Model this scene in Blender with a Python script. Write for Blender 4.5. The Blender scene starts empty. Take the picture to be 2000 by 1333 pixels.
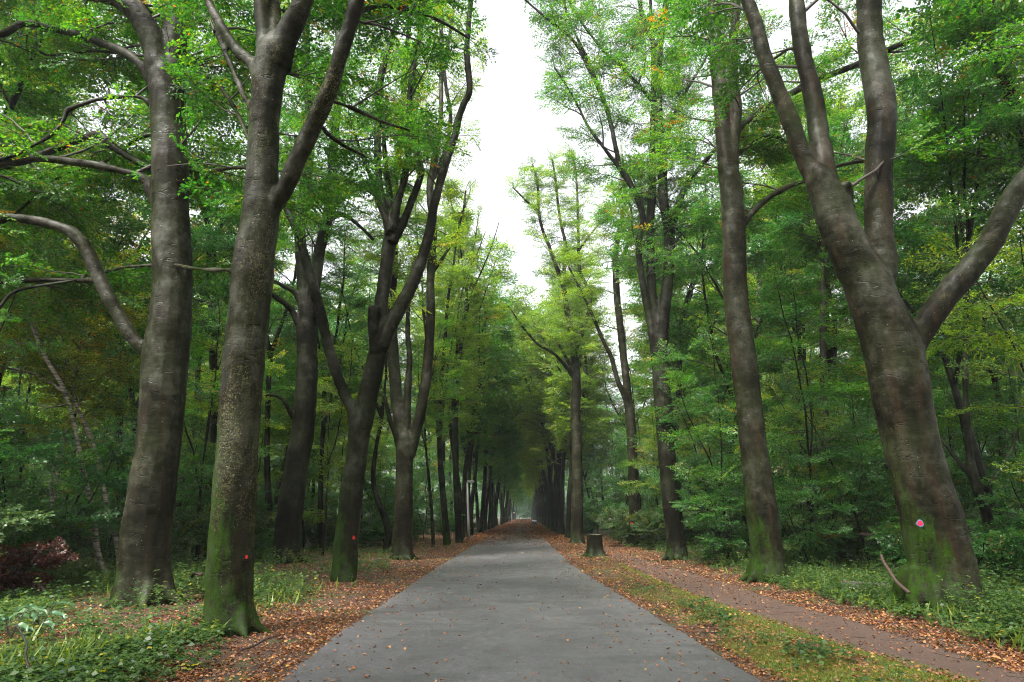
import bpy, math
import numpy as np

# ------------------------------------------------------------------ camera, world, sun, exposure
sc = bpy.context.scene
COL = sc.collection
CAMH, PITCH, FPX = 1.6, math.radians(14.33), 1333.3
cam = bpy.data.cameras.new('camera'); cam.lens = 24; cam.sensor_width = 36; cam.clip_end = 2000; cam.clip_start = 0.05
camo = bpy.data.objects.new('camera', cam); COL.objects.link(camo)
camo.location = (0, 0, CAMH); camo.rotation_euler = (math.pi/2 + PITCH, 0, 0); sc.camera = camo

SUN_EL, SUN_AZ = math.radians(58), math.radians(215)      # azimuth measured clockwise from +Y
w = bpy.data.worlds.new('World'); sc.world = w; w.use_nodes = True
nt = w.node_tree; bg = nt.nodes['Background']
sky = nt.nodes.new('ShaderNodeTexSky'); sky.sky_type = 'NISHITA'; sky.sun_disc = False
sky.sun_elevation = SUN_EL; sky.sun_rotation = SUN_AZ; sky.air_density = 1.0; sky.dust_density = 6.0; sky.ozone_density = 1.0
hs = nt.nodes.new('ShaderNodeHueSaturation'); hs.inputs['Saturation'].default_value = 0.14
nt.links.new(sky.outputs[0], hs.inputs['Color']); nt.links.new(hs.outputs[0], bg.inputs['Color'])
bg.inputs['Strength'].default_value = 0.15

sl = bpy.data.lights.new('sun', 'SUN'); sl.energy = 1.5; sl.angle = math.radians(14); sl.color = (1.0, 0.95, 0.86)
so = bpy.data.objects.new('sun', sl); COL.objects.link(so)
so.rotation_euler = (math.pi/2 - SUN_EL, 0, math.pi - SUN_AZ)  # light comes from behind the camera, from the left
sc.view_settings.view_transform = 'Standard'; sc.view_settings.look = 'None'
sc.view_settings.gamma = 1; sc.view_settings.use_curve_mapping = False
sc.view_settings.exposure = 1.86
cy = sc.cycles
cy.max_bounces = 7; cy.diffuse_bounces = 4; cy.glossy_bounces = 2; cy.transmission_bounces = 5; cy.volume_bounces = 0
cy.use_denoising = True; cy.denoising_prefilter = 'NONE'; cy.filter_width = 1.1; cy.use_adaptive_sampling = False; cy.caustics_reflective = False; cy.caustics_refractive = False
cy.volume_max_steps = 64

# ------------------------------------------------------------------ helpers
RNG = np.random.default_rng(7)
HAZE = 0.0006
CT, ST = math.cos(PITCH), math.sin(PITCH)
def ray(px, py):
    xr = (px-1000)/FPX; yu = (666.5-py)/FPX
    return np.array([xr, CT-yu*ST, ST+yu*CT])
def gnd(px, py):                       # the spot of the ground seen there (z = 0)
    d = ray(px, py); return d*(-CAMH/d[2]) + np.array([0, 0, CAMH])
def at(px, py, Y):
    d = ray(px, py); return d*(Y/d[1]) + np.array([0, 0, CAMH])
def pxsize(py, Y): return Y/ray(1000, py)[1]/FPX     # metres per photo pixel there

def tag(o, label=None, cat=None, group=None, kind=None):
    if label: o['label'] = label
    if cat: o['category'] = cat
    if group: o['group'] = group
    if kind: o['kind'] = kind
    return o
def empty(name, loc, label, cat, group=None):
    o = bpy.data.objects.new(name, None); COL.objects.link(o); o.location = [float(v) for v in loc]
    o.empty_display_size = 0.3
    return tag(o, label, cat, group)
def mesh(name, V, F, mat, parent=None, attr=None, smooth=False, link=True):
    """V (n,3), F list of int arrays (m,k)"""
    V = np.asarray(V, np.float32)
    if isinstance(F, np.ndarray): F = [F]
    F = [np.asarray(f, np.int32) for f in F if len(f)]
    me = bpy.data.meshes.new(name)
    nl = sum(f.size for f in F); npg = sum(len(f) for f in F)
    me.vertices.add(len(V)); me.loops.add(nl); me.polygons.add(npg)
    me.vertices.foreach_set('co', V.ravel())
    me.loops.foreach_set('vertex_index', np.concatenate([f.ravel() for f in F]))
    tot = np.concatenate([np.full(len(f), f.shape[1], np.int32) for f in F])
    me.polygons.foreach_set('loop_start', np.concatenate([[0], np.cumsum(tot)[:-1]]).astype(np.int32))
    if smooth: me.polygons.foreach_set('use_smooth', np.ones(npg, bool))
    me.update(calc_edges=True)
    if attr is not None:
        a = me.attributes.new('tone', 'FLOAT', 'POINT'); a.data.foreach_set('value', np.asarray(attr, np.float32))
    mats = mat if isinstance(mat, (list, tuple)) else [mat]
    for m in mats: me.materials.append(m)
    o = bpy.data.objects.new(name, me)
    if link: COL.objects.link(o)
    if parent is not None: o.parent = parent
    return o
def copy_tree(root, loc, rz, s, label=None, group=None):
    r = root.copy(); COL.objects.link(r); r.location = [float(v) for v in loc]; r.rotation_euler = (0, 0, rz); r.scale = (s, s, s)
    if label: r['label'] = label
    if group: r['group'] = group
    for ch in list(root.children):
        c = ch.copy(); COL.objects.link(c); c.parent = r
    return r
def norm(v): v = np.asarray(v, float); return v/np.maximum(np.linalg.norm(v, axis=-1, keepdims=True), 1e-9)

def crom(P, n=4):
    """Catmull-Rom through rows of P (m,k)"""
    P = np.asarray(P, float)
    if len(P) < 3: 
        t = np.linspace(0, 1, n+1)[:, None]; return P[0]*(1-t)+P[1]*t
    Q = np.vstack([2*P[0]-P[1], P, 2*P[-1]-P[-2]]); out = []
    for i in range(1, len(Q)-2):
        for t in np.linspace(0, 1, n, endpoint=False):
            a, b, c, d = Q[i-1], Q[i], Q[i+1], Q[i+2]
            out.append(0.5*((2*b)+(c-a)*t+(2*a-5*b+4*c-d)*t*t+(3*b-a-3*c+d)*t**3))
    out.append(P[-1]); out = np.array(out); out[:, 3:] = np.maximum(out[:, 3:], 0.002)
    return out
class Acc:
    def __init__(s): s.V = []; s.Q = []; s.T = []; s.n = 0; s.A = []
    def add(s, V, Q=None, T=None, A=None):
        s.V.append(V)
        if Q is not None: s.Q.append(np.asarray(Q)+s.n)
        if T is not None: s.T.append(np.asarray(T)+s.n)
        s.A.append(np.full(len(V), 0.0) if A is None else A)
        s.n += len(V)
    def build(s, name, mat, parent=None, smooth=False, attr=False, origin=None):
        V = np.vstack(s.V)
        if origin is not None: V = V-np.asarray(origin)
        F = []
        if s.Q: F.append(np.vstack(s.Q))
        if s.T: F.append(np.vstack(s.T))
        return mesh(name, V, F, mat, parent, np.concatenate(s.A) if attr else None, smooth)
def tube(acc, P, R, k=8, lump=0.0, rng=None, cap=True):
    """closed tube through points P (m,3) with radii R"""
    P = np.asarray(P, float); R = np.asarray(R, float); m = len(P)
    T = norm(np.gradient(P, axis=0)); up = np.array([0.31, 0.95, 0.05])
    U = norm(np.cross(T, up)); W = np.cross(T, U)
    a = np.arange(k)*2*math.pi/k
    rr = R[:, None]*np.ones(k)
    if lump and rng is not None:
        ph = rng.uniform(0, 6.28, 6); s = np.concatenate([[0], np.cumsum(np.linalg.norm(np.diff(P, axis=0), axis=1))])
        f = sum(np.sin(a[None]*(1+j)+ph[j]+s[:, None]*(0.7+0.5*j))/(1.3+j) for j in range(4))
        rr = rr*(1+lump*f)
    V = P[:, None]+rr[..., None]*(np.cos(a)[None, :, None]*U[:, None]+np.sin(a)[None, :, None]*W[:, None])
    V = V.reshape(-1, 3)
    i = np.arange(m-1)[:, None]*k; j = np.arange(k)[None]; j2 = (j+1) % k
    Q = np.stack([i+j, i+k+j, i+k+j2, i+j2], -1).reshape(-1, 4)
    if cap:
        V = np.vstack([V, P[0], P[-1]]); c0 = m*k; c1 = c0+1; jj = np.arange(k); j3 = (jj+1) % k
        T1 = np.stack([np.full(k, c0), jj, j3], -1); b = (m-1)*k
        T2 = np.stack([np.full(k, c1), b+j3, b+jj], -1)
        acc.add(V, Q, np.vstack([T1, T2]))
    else: acc.add(V, Q)

# ---- foliage: sprays of leaves on fanned twigs, as a beech carries them
def make_spray(rng, nside=9, leaf=0.085, flat=0.30):
    pos, dr, nm, sz, seg = [], [], [], [], []
    main = [np.array([t, 0.06*math.sin(3*t), -0.12*t*t]) for t in np.linspace(0, 1, 6)]
    for a, b in zip(main[:-1], main[1:]): seg.append((a, b, 0.006))
    side = 1
    for i in range(nside):
        t = 0.08+0.88*i/nside; side = -side
        o = np.array([t, 0.06*math.sin(3*t), -0.12*t*t]); L = (0.46*(1-t)+0.10)*rng.uniform(.75, 1.25)
        ang = side*rng.uniform(.75, 1.05); d = np.array([math.cos(ang), math.sin(ang), rng.uniform(-.25, .2)])
        e = o+d*L; seg.append((o, e, 0.003)); n = max(2, int(L/(leaf*0.42)))
        for q in range(n):
            u = (q+.6)/n; la = ang+(1 if q % 2 else -1)*rng.uniform(.4, 1.0)
            pos.append(o+d*L*u+rng.normal(0, .012, 3)); dr.append([math.cos(la), math.sin(la), rng.uniform(-.45, .1)])
            nm.append([rng.normal(0, flat*1.6), rng.normal(0, flat*1.6), 1]); sz.append(leaf*rng.uniform(.65, 1.2))
    for q in range(7):
        t = .75+.25*q/7; la = (1 if q % 2 else -1)*rng.uniform(.3, .9)
        pos.append([t, 0.06*math.sin(3*t), -0.12*t*t]); dr.append([math.cos(la), math.sin(la), -.1]); nm.append([rng.normal(0, .2), rng.normal(0, .2), 1]); sz.append(leaf*rng.uniform(.7, 1.1))
    s = np.array([[*a, *b, r] for a, b, r in seg])
    return dict(p=np.array(pos), d=norm(dr), n=norm(nm), s=np.array(sz), seg=s)
SPR_RNG = np.random.default_rng(3)
SPRAYS = [make_spray(SPR_RNG) for _ in range(6)]
SPRAYS_BIG = [make_spray(SPR_RNG, nside=7, leaf=0.12, flat=.34) for _ in range(5)]

def leaf_verts(p, d, n, s, width=0.62, fold=0.12, fine=False):
    b = norm(np.cross(n, d)); n2 = np.cross(d, b); s = s[:, None]
    if fine:
        V = np.stack([p, p+(d*.32+b*width*.48+n2*fold)*s, p+(d*.72+b*width*.36+n2*fold*.7)*s, p+(d-n2*.12)*s,
                      p+(d*.72-b*width*.36+n2*fold*.7)*s, p+(d*.32-b*width*.48+n2*fold)*s], 1)
        k = np.arange(len(p))[:, None]*6
        Q = np.concatenate([k+np.array([[0, 3, 2, 1]]), k+np.array([[0, 5, 4, 3]])], 0)
        return V.reshape(-1, 3), Q, 6
    V = np.stack([p, p+(d*.45+b*width*.5+n2*fold)*s, p+(d-n2*.1)*s, p+(d*.45-b*width*.5+n2*fold)*s], 1)
    k = np.arange(len(p))[:, None]*4
    return V.reshape(-1, 3), k+np.array([[0, 1, 2, 3]]), 4
def place_sprays(rng, P, D, S, lib=SPRAYS, roll=.46, keep=None, drop=0.0):
    """P origins (k,3), D directions, S sizes -> leaves (p,d,n,s,tone), twig segments"""
    P = np.asarray(P); D = norm(D); S = np.asarray(S)
    out = [[], [], [], [], []]; segs = []
    idx = rng.integers(0, len(lib), len(P))
    for li, t in enumerate(lib):
        m = idx == li
        if not m.any(): continue
        p, d, s = P[m], D[m], S[m]
        up = np.array([0, 0, 1.0])+rng.normal(0, roll, (len(p), 3))
        y = norm(np.cross(up, d)); z = np.cross(d, y); M = np.stack([d, y, z], -1)      # columns
        q = p[:, None]+np.einsum('kij,nj->kni', M, t['p'])*s[:, None, None]
        dd = np.einsum('kij,nj->kni', M, t['d']); nn = np.einsum('kij,nj->kni', M, t['n'])
        ss = np.broadcast_to(t['s'], q.shape[:2])*np.clip(s, .8, 1.25)[:, None]
        tone = np.clip(rng.normal(.42, .16, q.shape[:2])+rng.normal(0, .13, len(p))[:, None], 0, .93)
        au = rng.random(len(p)) < .012; tone[au] = rng.uniform(.84, .975, tone[au].shape)
        tone = np.where(rng.random(tone.shape) < .006, 1.0, tone)
        out[0].append(q.reshape(-1, 3)); out[1].append(dd.reshape(-1, 3)); out[2].append(nn.reshape(-1, 3)); out[3].append(ss.ravel()); out[4].append(tone.ravel())
        a = p[:, None]+np.einsum('kij,nj->kni', M, t['seg'][:, :3])*s[:, None, None]
        b = p[:, None]+np.einsum('kij,nj->kni', M, t['seg'][:, 3:6])*s[:, None, None]
        segs.append(np.concatenate([a.reshape(-1, 3), b.reshape(-1, 3), np.broadcast_to(t['seg'][:, 6], a.shape[:2]).reshape(-1, 1)], 1))
    L = [np.concatenate(o) for o in out]
    if drop: 
        m = rng.random(len(L[0])) > drop; L = [l[m] for l in L]
    if keep is not None:
        m = keep(L[0]); L = [l[m] for l in L]
    return L, np.concatenate(segs)
def seg_prisms(acc, S):
    a, b, r = S[:, :3], S[:, 3:6], S[:, 6:7]; d = norm(b-a); u = norm(np.cross(d, [0.3, .5, .8])); v = np.cross(d, u)
    c, s = -.5, .866
    ring = [u, u*c+v*s, u*c-v*s]
    V = np.stack([a+x*r for x in ring]+[b+x*r*.6 for x in ring], 1).reshape(-1, 3)
    k = np.arange(len(S))[:, None]*6
    Q = np.concatenate([k+np.array([[0, 1, 4, 3]]), k+np.array([[1, 2, 5, 4]]), k+np.array([[2, 0, 3, 5]])])
    acc.add(V, Q)

def wander(rng, p0, d0, L, n=6, wob=.18, lift=0.0, r0=.04, r1=.01):
    P = [np.array(p0, float)]; d = norm(d0)
    for i in range(n):
        d = norm(d+rng.normal(0, wob, 3)*np.array([1, 1, .6])+np.array([0, 0, lift])); P.append(P[-1]+d*L/n)
    P = np.array(P); return P, np.linspace(r0, r1, n+1)
def foliage(rng, limbs, dens=1.0, zmin=5.0, Lsec=(1.6, 3.4), lift=(.05, .5), spray=(.6, 1.1), ysafe=None, keep=None, sub=.55, tipdens=1.0, avoid=None, centre=None, rmax=9.):
    """grow side branches on the limbs (each (P, R)); returns spray origins / directions / sizes and branch tubes"""
    bt, SP, SD, SS = [], [], [], []
    def sprays_on(P, t0):
        if P[-1][2] < (zmin if np.isscalar(zmin) else 0): return
        L = np.linalg.norm(np.diff(P, axis=0), axis=1).sum(); n = max(2, int(L/.30*tipdens)); side = 1
        for q in range(n):
            t = t0+(1-t0)*(q+.5)/n; x = t*(len(P)-1); i = min(int(x), len(P)-2); p = P[i]+(P[i+1]-P[i])*(x-i); d = norm(P[i+1]-P[i])
            side = -side; yaw = side*rng.uniform(.5, 1.1); c, s = math.cos(yaw), math.sin(yaw)
            dd = np.array([d[0]*c-d[1]*s, d[0]*s+d[1]*c, d[2]*.45+rng.uniform(-.42, .38)])
            SP.append(p); SD.append(dd); SS.append(rng.uniform(*spray))
        SP.append(P[-1]); SD.append(norm(P[-1]-P[-2])*[1, 1, .5]); SS.append(rng.uniform(*spray))
    for P, R in limbs:
        if R[-1] < .085: sprays_on(P[-max(3, len(P)//3):], 0.)
        seg = np.linalg.norm(np.diff(P, axis=0), axis=1); s = np.concatenate([[0], np.cumsum(seg)]); L = s[-1]
        u = rng.uniform(.2, .5)/dens; az = rng.uniform(0, 6.28)
        while u < L:
            i = min(np.searchsorted(s, u)-1, len(P)-2); i = max(i, 0); f = (u-s[i])/max(seg[i], 1e-6)
            p = P[i]+(P[i+1]-P[i])*f; r = R[i]+(R[i+1]-R[i])*f; d = norm(P[i+1]-P[i])
            az += 2.4+rng.uniform(-.5, .5); u += rng.uniform(.35, .75)/dens
            zl = zmin if np.isscalar(zmin) else zmin(p)
            if p[2] < zl or (r > rmax and p[2] < 10.5): continue
            o = np.array([math.cos(az), math.sin(az), 0.0])
            if centre is not None:
                o = norm(o+norm((p-centre)*[1, 1, 0])*.5)
            if ysafe is not None and o[1] < ysafe: o[1] = abs(o[1]); o = norm(o)
            o = norm(o*1.0+d*.35+np.array([0, 0, rng.uniform(*lift)]))
            if avoid is not None and not avoid(p, o): continue
            l = rng.uniform(*Lsec)*(1-.55*(u/L)**2 if L > 3 else .8)
            rb = min(r*.55, .012+.011*l)
            B, BR = wander(rng, p, o, l, 6, .16, -.03, rb, .006)
            bt.append((B, BR)); sprays_on(B, .35)
            if sub > 0:
                for t in np.arange(.25, .95, .2):
                    if rng.random() > sub: continue
                    j = int(t*6); q = B[j]; dj = norm(B[j+1]-B[j]); yaw = rng.choice([-1, 1])*rng.uniform(.5, .9); c, sn = math.cos(yaw), math.sin(yaw)
                    dd = [dj[0]*c-dj[1]*sn, dj[0]*sn+dj[1]*c, dj[2]*.6+rng.uniform(-.15, .15)]
                    C, CR = wander(rng, q, dd, l*rng.uniform(.3, .5), 4, .15, -.02, rb*.5, .005); bt.append((C, CR)); sprays_on(C, .2)
    return bt, SP, SD, SS

# ------------------------------------------------------------------ materials
def newmat(name):
    m = bpy.data.materials.new(name); m.use_nodes = True; n = m.node_tree.nodes; l = m.node_tree.links
    return m, n, l, n['Principled BSDF']
def N(n, t, **kw):
    x = n.new(t)
    for k, v in kw.items():
        if k.startswith('i_'): x.inputs[k[2:].replace('_', ' ')].default_value = v
        else: setattr(x, k, v)
    return x
def ramp(n, stops, interp='LINEAR'):
    r = n.new('ShaderNodeValToRGB'); e = r.color_ramp.elements; r.color_ramp.interpolation = interp
    while len(e) < len(stops): e.new(.5)
    for x, (p, c) in zip(e, stops): x.position = p; x.color = (*c, 1) if len(c) == 3 else c
    return r
def mixc(n, l, f, a, b, mode='MIX'):
    m = n.new('ShaderNodeMix'); m.data_type = 'RGBA'; m.blend_type = mode
    for s, v in ((m.inputs['Factor'], f), (m.inputs[6], a), (m.inputs[7], b)):
        if hasattr(v, 'is_linked') or hasattr(v, 'node'): l.new(v, s)
        else: s.default_value = v if not isinstance(v, tuple) else ((*v, 1) if len(v) == 3 else v)
    return m.outputs[2]
def math_(n, l, op, a, b=None, c=None, clamp=False):
    m = n.new('ShaderNodeMath'); m.operation = op; m.use_clamp = clamp
    for i, v in enumerate((a, b, c)):
        if v is None: continue
        if hasattr(v, 'node'): l.new(v, m.inputs[i])
        else: m.inputs[i].default_value = v
    return m.outputs[0]
def texco(n, l, scale=(1, 1, 1), kind='Object', loc=(0, 0, 0)):
    t = n.new('ShaderNodeTexCoord'); m = n.new('ShaderNodeMapping'); l.new(t.outputs[kind], m.inputs['Vector'])
    m.inputs['Scale'].default_value = scale; m.inputs['Location'].default_value = loc; return m.outputs[0]
def noise(n, l, vec, scale, detail=4, rough=.55):
    x = n.new('ShaderNodeTexNoise'); x.inputs['Scale'].default_value = scale; x.inputs['Detail'].default_value = detail; x.inputs['Roughness'].default_value = rough
    l.new(vec, x.inputs['Vector']); return x.outputs['Fac']
def sstep(n, l, v, a, b):
    m = n.new('ShaderNodeMapRange'); m.interpolation_type = 'SMOOTHSTEP'; l.new(v, m.inputs['Value']); m.inputs['From Min'].default_value = a; m.inputs['From Max'].default_value = b
    return m.outputs['Result']

def leaf_mat(name, stops, trans=.4, rough=.36, tint=1.0, gain=1.4):
    stops = [(a, tuple(min(.6, q*(gain if a < .9 else 1.1)) for q in c)) for a, c in stops]
    m, n, l, b = newmat(name)
    a = N(n, 'ShaderNodeAttribute', attribute_name='tone'); oi = n.new('ShaderNodeObjectInfo')
    v = math_(n, l, 'MULTIPLY_ADD', oi.outputs['Random'], .16, a.outputs['Fac']); v = math_(n, l, 'SUBTRACT', v, .08, clamp=True)
    is_aut = math_(n, l, 'GREATER_THAN', a.outputs['Fac'], .94); v = math_(n, l, 'MAXIMUM', v, math_(n, l, 'MULTIPLY', is_aut, .97))
    r = ramp(n, stops); l.new(v, r.inputs['Fac'])
    l.new(r.outputs[0], b.inputs['Base Color']); b.inputs['Roughness'].default_value = rough; b.inputs['Specular IOR Level'].default_value = .5
    t = n.new('ShaderNodeBsdfTranslucent'); g = n.new('ShaderNodeHueSaturation'); g.inputs['Saturation'].default_value = 1.15; g.inputs['Value'].default_value = 1.9*tint
    l.new(r.outputs[0], g.inputs['Color']); l.new(g.outputs[0], t.inputs['Color'])
    mx = n.new('ShaderNodeMixShader'); mx.inputs[0].default_value = trans
    l.new(b.outputs[0], mx.inputs[1]); l.new(t.outputs[0], mx.inputs[2]); l.new(mx.outputs[0], n['Material Output'].inputs['Surface'])
    return m
LEAF = leaf_mat('beech_leaf', [(0, (.018, .060, .012)), (.35, (.034, .102, .017)), (.62, (.070, .148, .022)), (.86, (.130, .190, .030)), (.94, (.26, .20, .03)), (1, (.36, .10, .02))], trans=.45, gain=1.65)
LEAFY = leaf_mat('yellowing_leaf', [(0, (.045, .10, .018)), (.3, (.085, .14, .022)), (.6, (.17, .19, .03)), (.88, (.30, .24, .035)), (1, (.40, .15, .02))])
LEAFL = leaf_mat('light_beech_leaf', [(0, (.045, .09, .020)), (.35, (.085, .152, .026)), (.65, (.150, .205, .030)), (.88, (.22, .25, .04)), (1, (.40, .16, .02))], trans=.5, gain=1.6)
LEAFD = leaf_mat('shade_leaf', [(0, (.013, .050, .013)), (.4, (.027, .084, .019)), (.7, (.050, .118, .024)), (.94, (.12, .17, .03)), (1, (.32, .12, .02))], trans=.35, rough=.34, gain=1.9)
HERB = leaf_mat('herb_leaf', [(0, (.018, .046, .014)), (.4, (.040, .078, .022)), (.75, (.072, .115, .026)), (.93, (.19, .21, .03)), (1, (.34, .28, .04))], trans=.3, gain=1.35)
PALE = leaf_mat('broad_pale_leaf', [(0, (.06, .13, .07)), (1, (.14, .22, .11))], trans=.25)
COPPER = leaf_mat('copper_leaf', [(0, (.035, .010, .007)), (.5, (.07, .018, .010)), (1, (.14, .038, .016))], trans=.2, gain=1)
LITTER = leaf_mat('fallen_leaf', [(0, (.045, .022, .014)), (.3, (.12, .048, .024)), (.55, (.22, .088, .034)), (.75, (.34, .155, .055)), (.9, (.44, .25, .07)), (.96, (.50, .36, .06)), (1, (.42, .24, .10))], trans=.12, rough=.5)
GRASS = leaf_mat('grass_blade', [(0, (.06, .10, .015)), (.6, (.13, .18, .022)), (1, (.26, .26, .05))], trans=.25)

def bark_mat(name, lichen=.3, moss=.5, tone=1.0, warm=0.0, mossheight=1.6):
    m, n, l, b = newmat(name)
    v = texco(n, l); vs = texco(n, l, (1.5, 1.5, 6)); vv = texco(n, l, (5, 5, .45)); vf = texco(n, l, (7, 7, 26))
    big = noise(n, l, texco(n, l, (1, 1, .7)), 1.2, 9, .72); mid = noise(n, l, v, 7, 5, .6); wr = noise(n, l, vs, 1.4, 6, .62); st = noise(n, l, vv, 1, 4); fine = noise(n, l, vf, 1.6, 4)
    r = ramp(n, [(.39, (.0038*tone, .0036*tone, .0020*tone)), (.49, (.0128*tone, .0122*tone, .0066*tone)), (.55, (.027*tone, .0255*tone, .0145*tone)), (.63, (.062*tone, .058*tone, .038*tone))])
    s = math_(n, l, 'MULTIPLY_ADD', big, .58, math_(n, l, 'MULTIPLY_ADD', wr, .22, math_(n, l, 'MULTIPLY', mid, .20))); l.new(s, r.inputs['Fac'])
    c = r.outputs[0]
    c = mixc(n, l, math_(n, l, 'MULTIPLY', sstep(n, l, st, .48, .68), .55), c, (.024*tone+.012*warm, .017*tone+.003*warm, .011*tone))
    # lines where the bark has folded: thin dark rings
    iso = noise(n, l, texco(n, l, (.75, .75, 2.3), loc=(1, 5, 0)), 1.15, 3, .5); iso = math_(n, l, 'ABSOLUTE', math_(n, l, 'SUBTRACT', math_(n, l, 'FRACT', math_(n, l, 'MULTIPLY', iso, 7.)), .5))
    fold = math_(n, l, 'SUBTRACT', 1.0, sstep(n, l, iso, .0, .075)); fold = math_(n, l, 'MULTIPLY', fold, sstep(n, l, noise(n, l, texco(n, l, loc=(7, 0, 3)), 2.6, 2), .47, .60))
    c = mixc(n, l, math_(n, l, 'MULTIPLY', fold, .7), c, (.006, .005, .004))
    # green film of algae and yellow-grey lichen grains
    c = mixc(n, l, math_(n, l, 'MULTIPLY', sstep(n, l, noise(n, l, v, .8, 3), .42, .7), .42), c, (.022, .032, .007))
    sp1 = sstep(n, l, noise(n, l, texco(n, l, (1, 1, .8)), 46, 3, .6), .54, .60); sp2 = sstep(n, l, noise(n, l, v, 15, 6, .75), .52, .62)
    area = sstep(n, l, noise(n, l, texco(n, l, (1.0, 1.0, .30), loc=(3, 1, 2)), 1.7, 7, .72), .66-.26*lichen, .82-.24*lichen)
    dots = math_(n, l, 'MULTIPLY_ADD', sp1, .75, math_(n, l, 'MULTIPLY', sp2, .45), clamp=True)
    c = mixc(n, l, math_(n, l, 'MULTIPLY', math_(n, l, 'MULTIPLY', dots, area), .85), c, (.155, .145, .062))
    vo2 = N(n, 'ShaderNodeTexVoronoi', feature='F1'); vo2.inputs['Scale'].default_value = 9; l.new(v, vo2.inputs['Vector'])
    c = mixc(n, l, math_(n, l, 'LESS_THAN', vo2.outputs['Distance'], .06), c, (.20, .20, .17))
    # moss: near the ground, on the left side, in patches
    g = n.new('ShaderNodeNewGeometry'); sx = n.new('ShaderNodeSeparateXYZ'); l.new(g.outputs['Normal'], sx.inputs[0])
    tc = n.new('ShaderNodeTexCoord'); sz = n.new('ShaderNodeSeparateXYZ'); l.new(tc.outputs['Object'], sz.inputs[0])
    h = math_(n, l, 'SUBTRACT', 1.0, math_(n, l, 'DIVIDE', sz.outputs['Z'], mossheight), clamp=True)
    k = math_(n, l, 'MULTIPLY_ADD', sx.outputs['X'], -.16, math_(n, l, 'MULTIPLY', h, .42))
    k = math_(n, l, 'MULTIPLY_ADD', math_(n, l, 'MAXIMUM', sx.outputs['Z'], 0), .22, k)
    k = math_(n, l, 'ADD', k, math_(n, l, 'MULTIPLY_ADD', math_(n, l, 'SUBTRACT', noise(n, l, texco(n, l, (1, 1, .45)), 3.4, 8, .78), .5), 1.5, .5))
    ms = math_(n, l, 'MULTIPLY', sstep(n, l, k, .96-.36*moss, 1.30-.36*moss), sstep(n, l, noise(n, l, texco(n, l, (1, 1, .5)), 15, 6, .8), .38, .54))
    mc = mixc(n, l, noise(n, l, v, 26, 3), (.007, .020, .002), (.034, .078, .005))
    c = mixc(n, l, ms, c, mc)
    l.new(c, b.inputs['Base Color'])
    l.new(math_(n, l, 'MULTIPLY_ADD', sstep(n, l, big, .45, .65), .26, .06), b.inputs['Specular IOR Level']); ro = math_(n, l, 'MULTIPLY_ADD', wr, .45, .32); ro = math_(n, l, 'MAXIMUM', ro, math_(n, l, 'MULTIPLY', ms, .9)); l.new(ro, b.inputs['Roughness'])
    hgt = math_(n, l, 'MULTIPLY_ADD', wr, .9, math_(n, l, 'MULTIPLY', fine, .35)); hgt = math_(n, l, 'MULTIPLY_ADD', fold, -.9, hgt)
    hgt = math_(n, l, 'MULTIPLY_ADD', math_(n, l, 'MULTIPLY', ms, noise(n, l, v, 40, 3)), .8, hgt)
    bp = n.new('ShaderNodeBump'); bp.inputs['Strength'].default_value = .40; bp.inputs['Distance'].default_value = .03; l.new(hgt, bp.inputs['Height']); l.new(bp.outputs[0], b.inputs['Normal'])
    return m
BARK = bark_mat('beech_bark', .25, .35)
BARK_LICHEN = bark_mat('lichen_bark', .86, .98, 1.0, mossheight=3.4)
BARK_MOSSY = bark_mat('mossy_bark', .35, .95, .85, mossheight=3.0)
BARK_WARM = bark_mat('warm_bark', .25, .66, 1.0, 1.0, mossheight=3.2)
BARK_DARK = bark_mat('dark_bark', .15, .35, .62)
BARK_PALE = bark_mat('pale_bark', .4, .40, 1.35)
def plain(name, col, rough=.6, var=.25, sc_=6, bump=.2, metal=0):
    m, n, l, b = newmat(name); v = texco(n, l); f = noise(n, l, v, sc_, 5)
    lo = tuple(x*(1-var) for x in col); hi = tuple(min(1, x*(1+var)) for x in col)
    l.new(mixc(n, l, f, lo, hi), b.inputs['Base Color']); b.inputs['Roughness'].default_value = rough; b.inputs['Metallic'].default_value = metal
    bp = n.new('ShaderNodeBump'); bp.inputs['Strength'].default_value = bump; bp.inputs['Distance'].default_value = .02; l.new(noise(n, l, v, sc_*4, 4), bp.inputs['Height']); l.new(bp.outputs[0], b.inputs['Normal'])
    return m
TWIG = plain('twig_bark', (.045, .036, .026))
def birch_mat():
    m, n, l, b = newmat('birch_bark'); v = texco(n, l, (2, 2, 14)); f = noise(n, l, v, 1.6, 4)
    r = ramp(n, [(.42, (.03, .024, .018)), (.50, (.20, .16, .12)), (.7, (.34, .30, .25))]); l.new(f, r.inputs['Fac']); l.new(r.outputs[0], b.inputs['Base Color']); b.inputs['Roughness'].default_value = .6
    return m
BIRCH = birch_mat()

# ------------------------------------------------------------------ ground, road, path
ys_ = np.array([-6, 0, 6.5, 10.7, 23, 36, 60, 120, 200, 420.])
RL_ = np.array([-2.25, -2.25, -2.27, -2.42, -2.36, -2.16, -1.72, -.6, .95, 5.1])
RR_ = np.array([2.62, 2.60, 2.53, 2.38, 2.00, 2.12, 2.45, 3.5, 4.9, 9.0])
_PL = [gnd(*p)[:2] for p in ((1900, 1345), (1760, 1302), (1600, 1252), (1460, 1205), (1325, 1155), (1256, 1124), (1184, 1090))]
_PR = [gnd(*p)[:2] for p in ((2080, 1342), (2000, 1316), (1820, 1262), (1724, 1228), (1600, 1196), (1450, 1150), (1330, 1112), (1229, 1084), (1185, 1068))]
PLy, PLx = np.array([p[1] for p in _PL]), np.array([p[0] for p in _PL]); PRy, PRx = np.array([p[1] for p in _PR]), np.array([p[0] for p in _PR])
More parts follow.
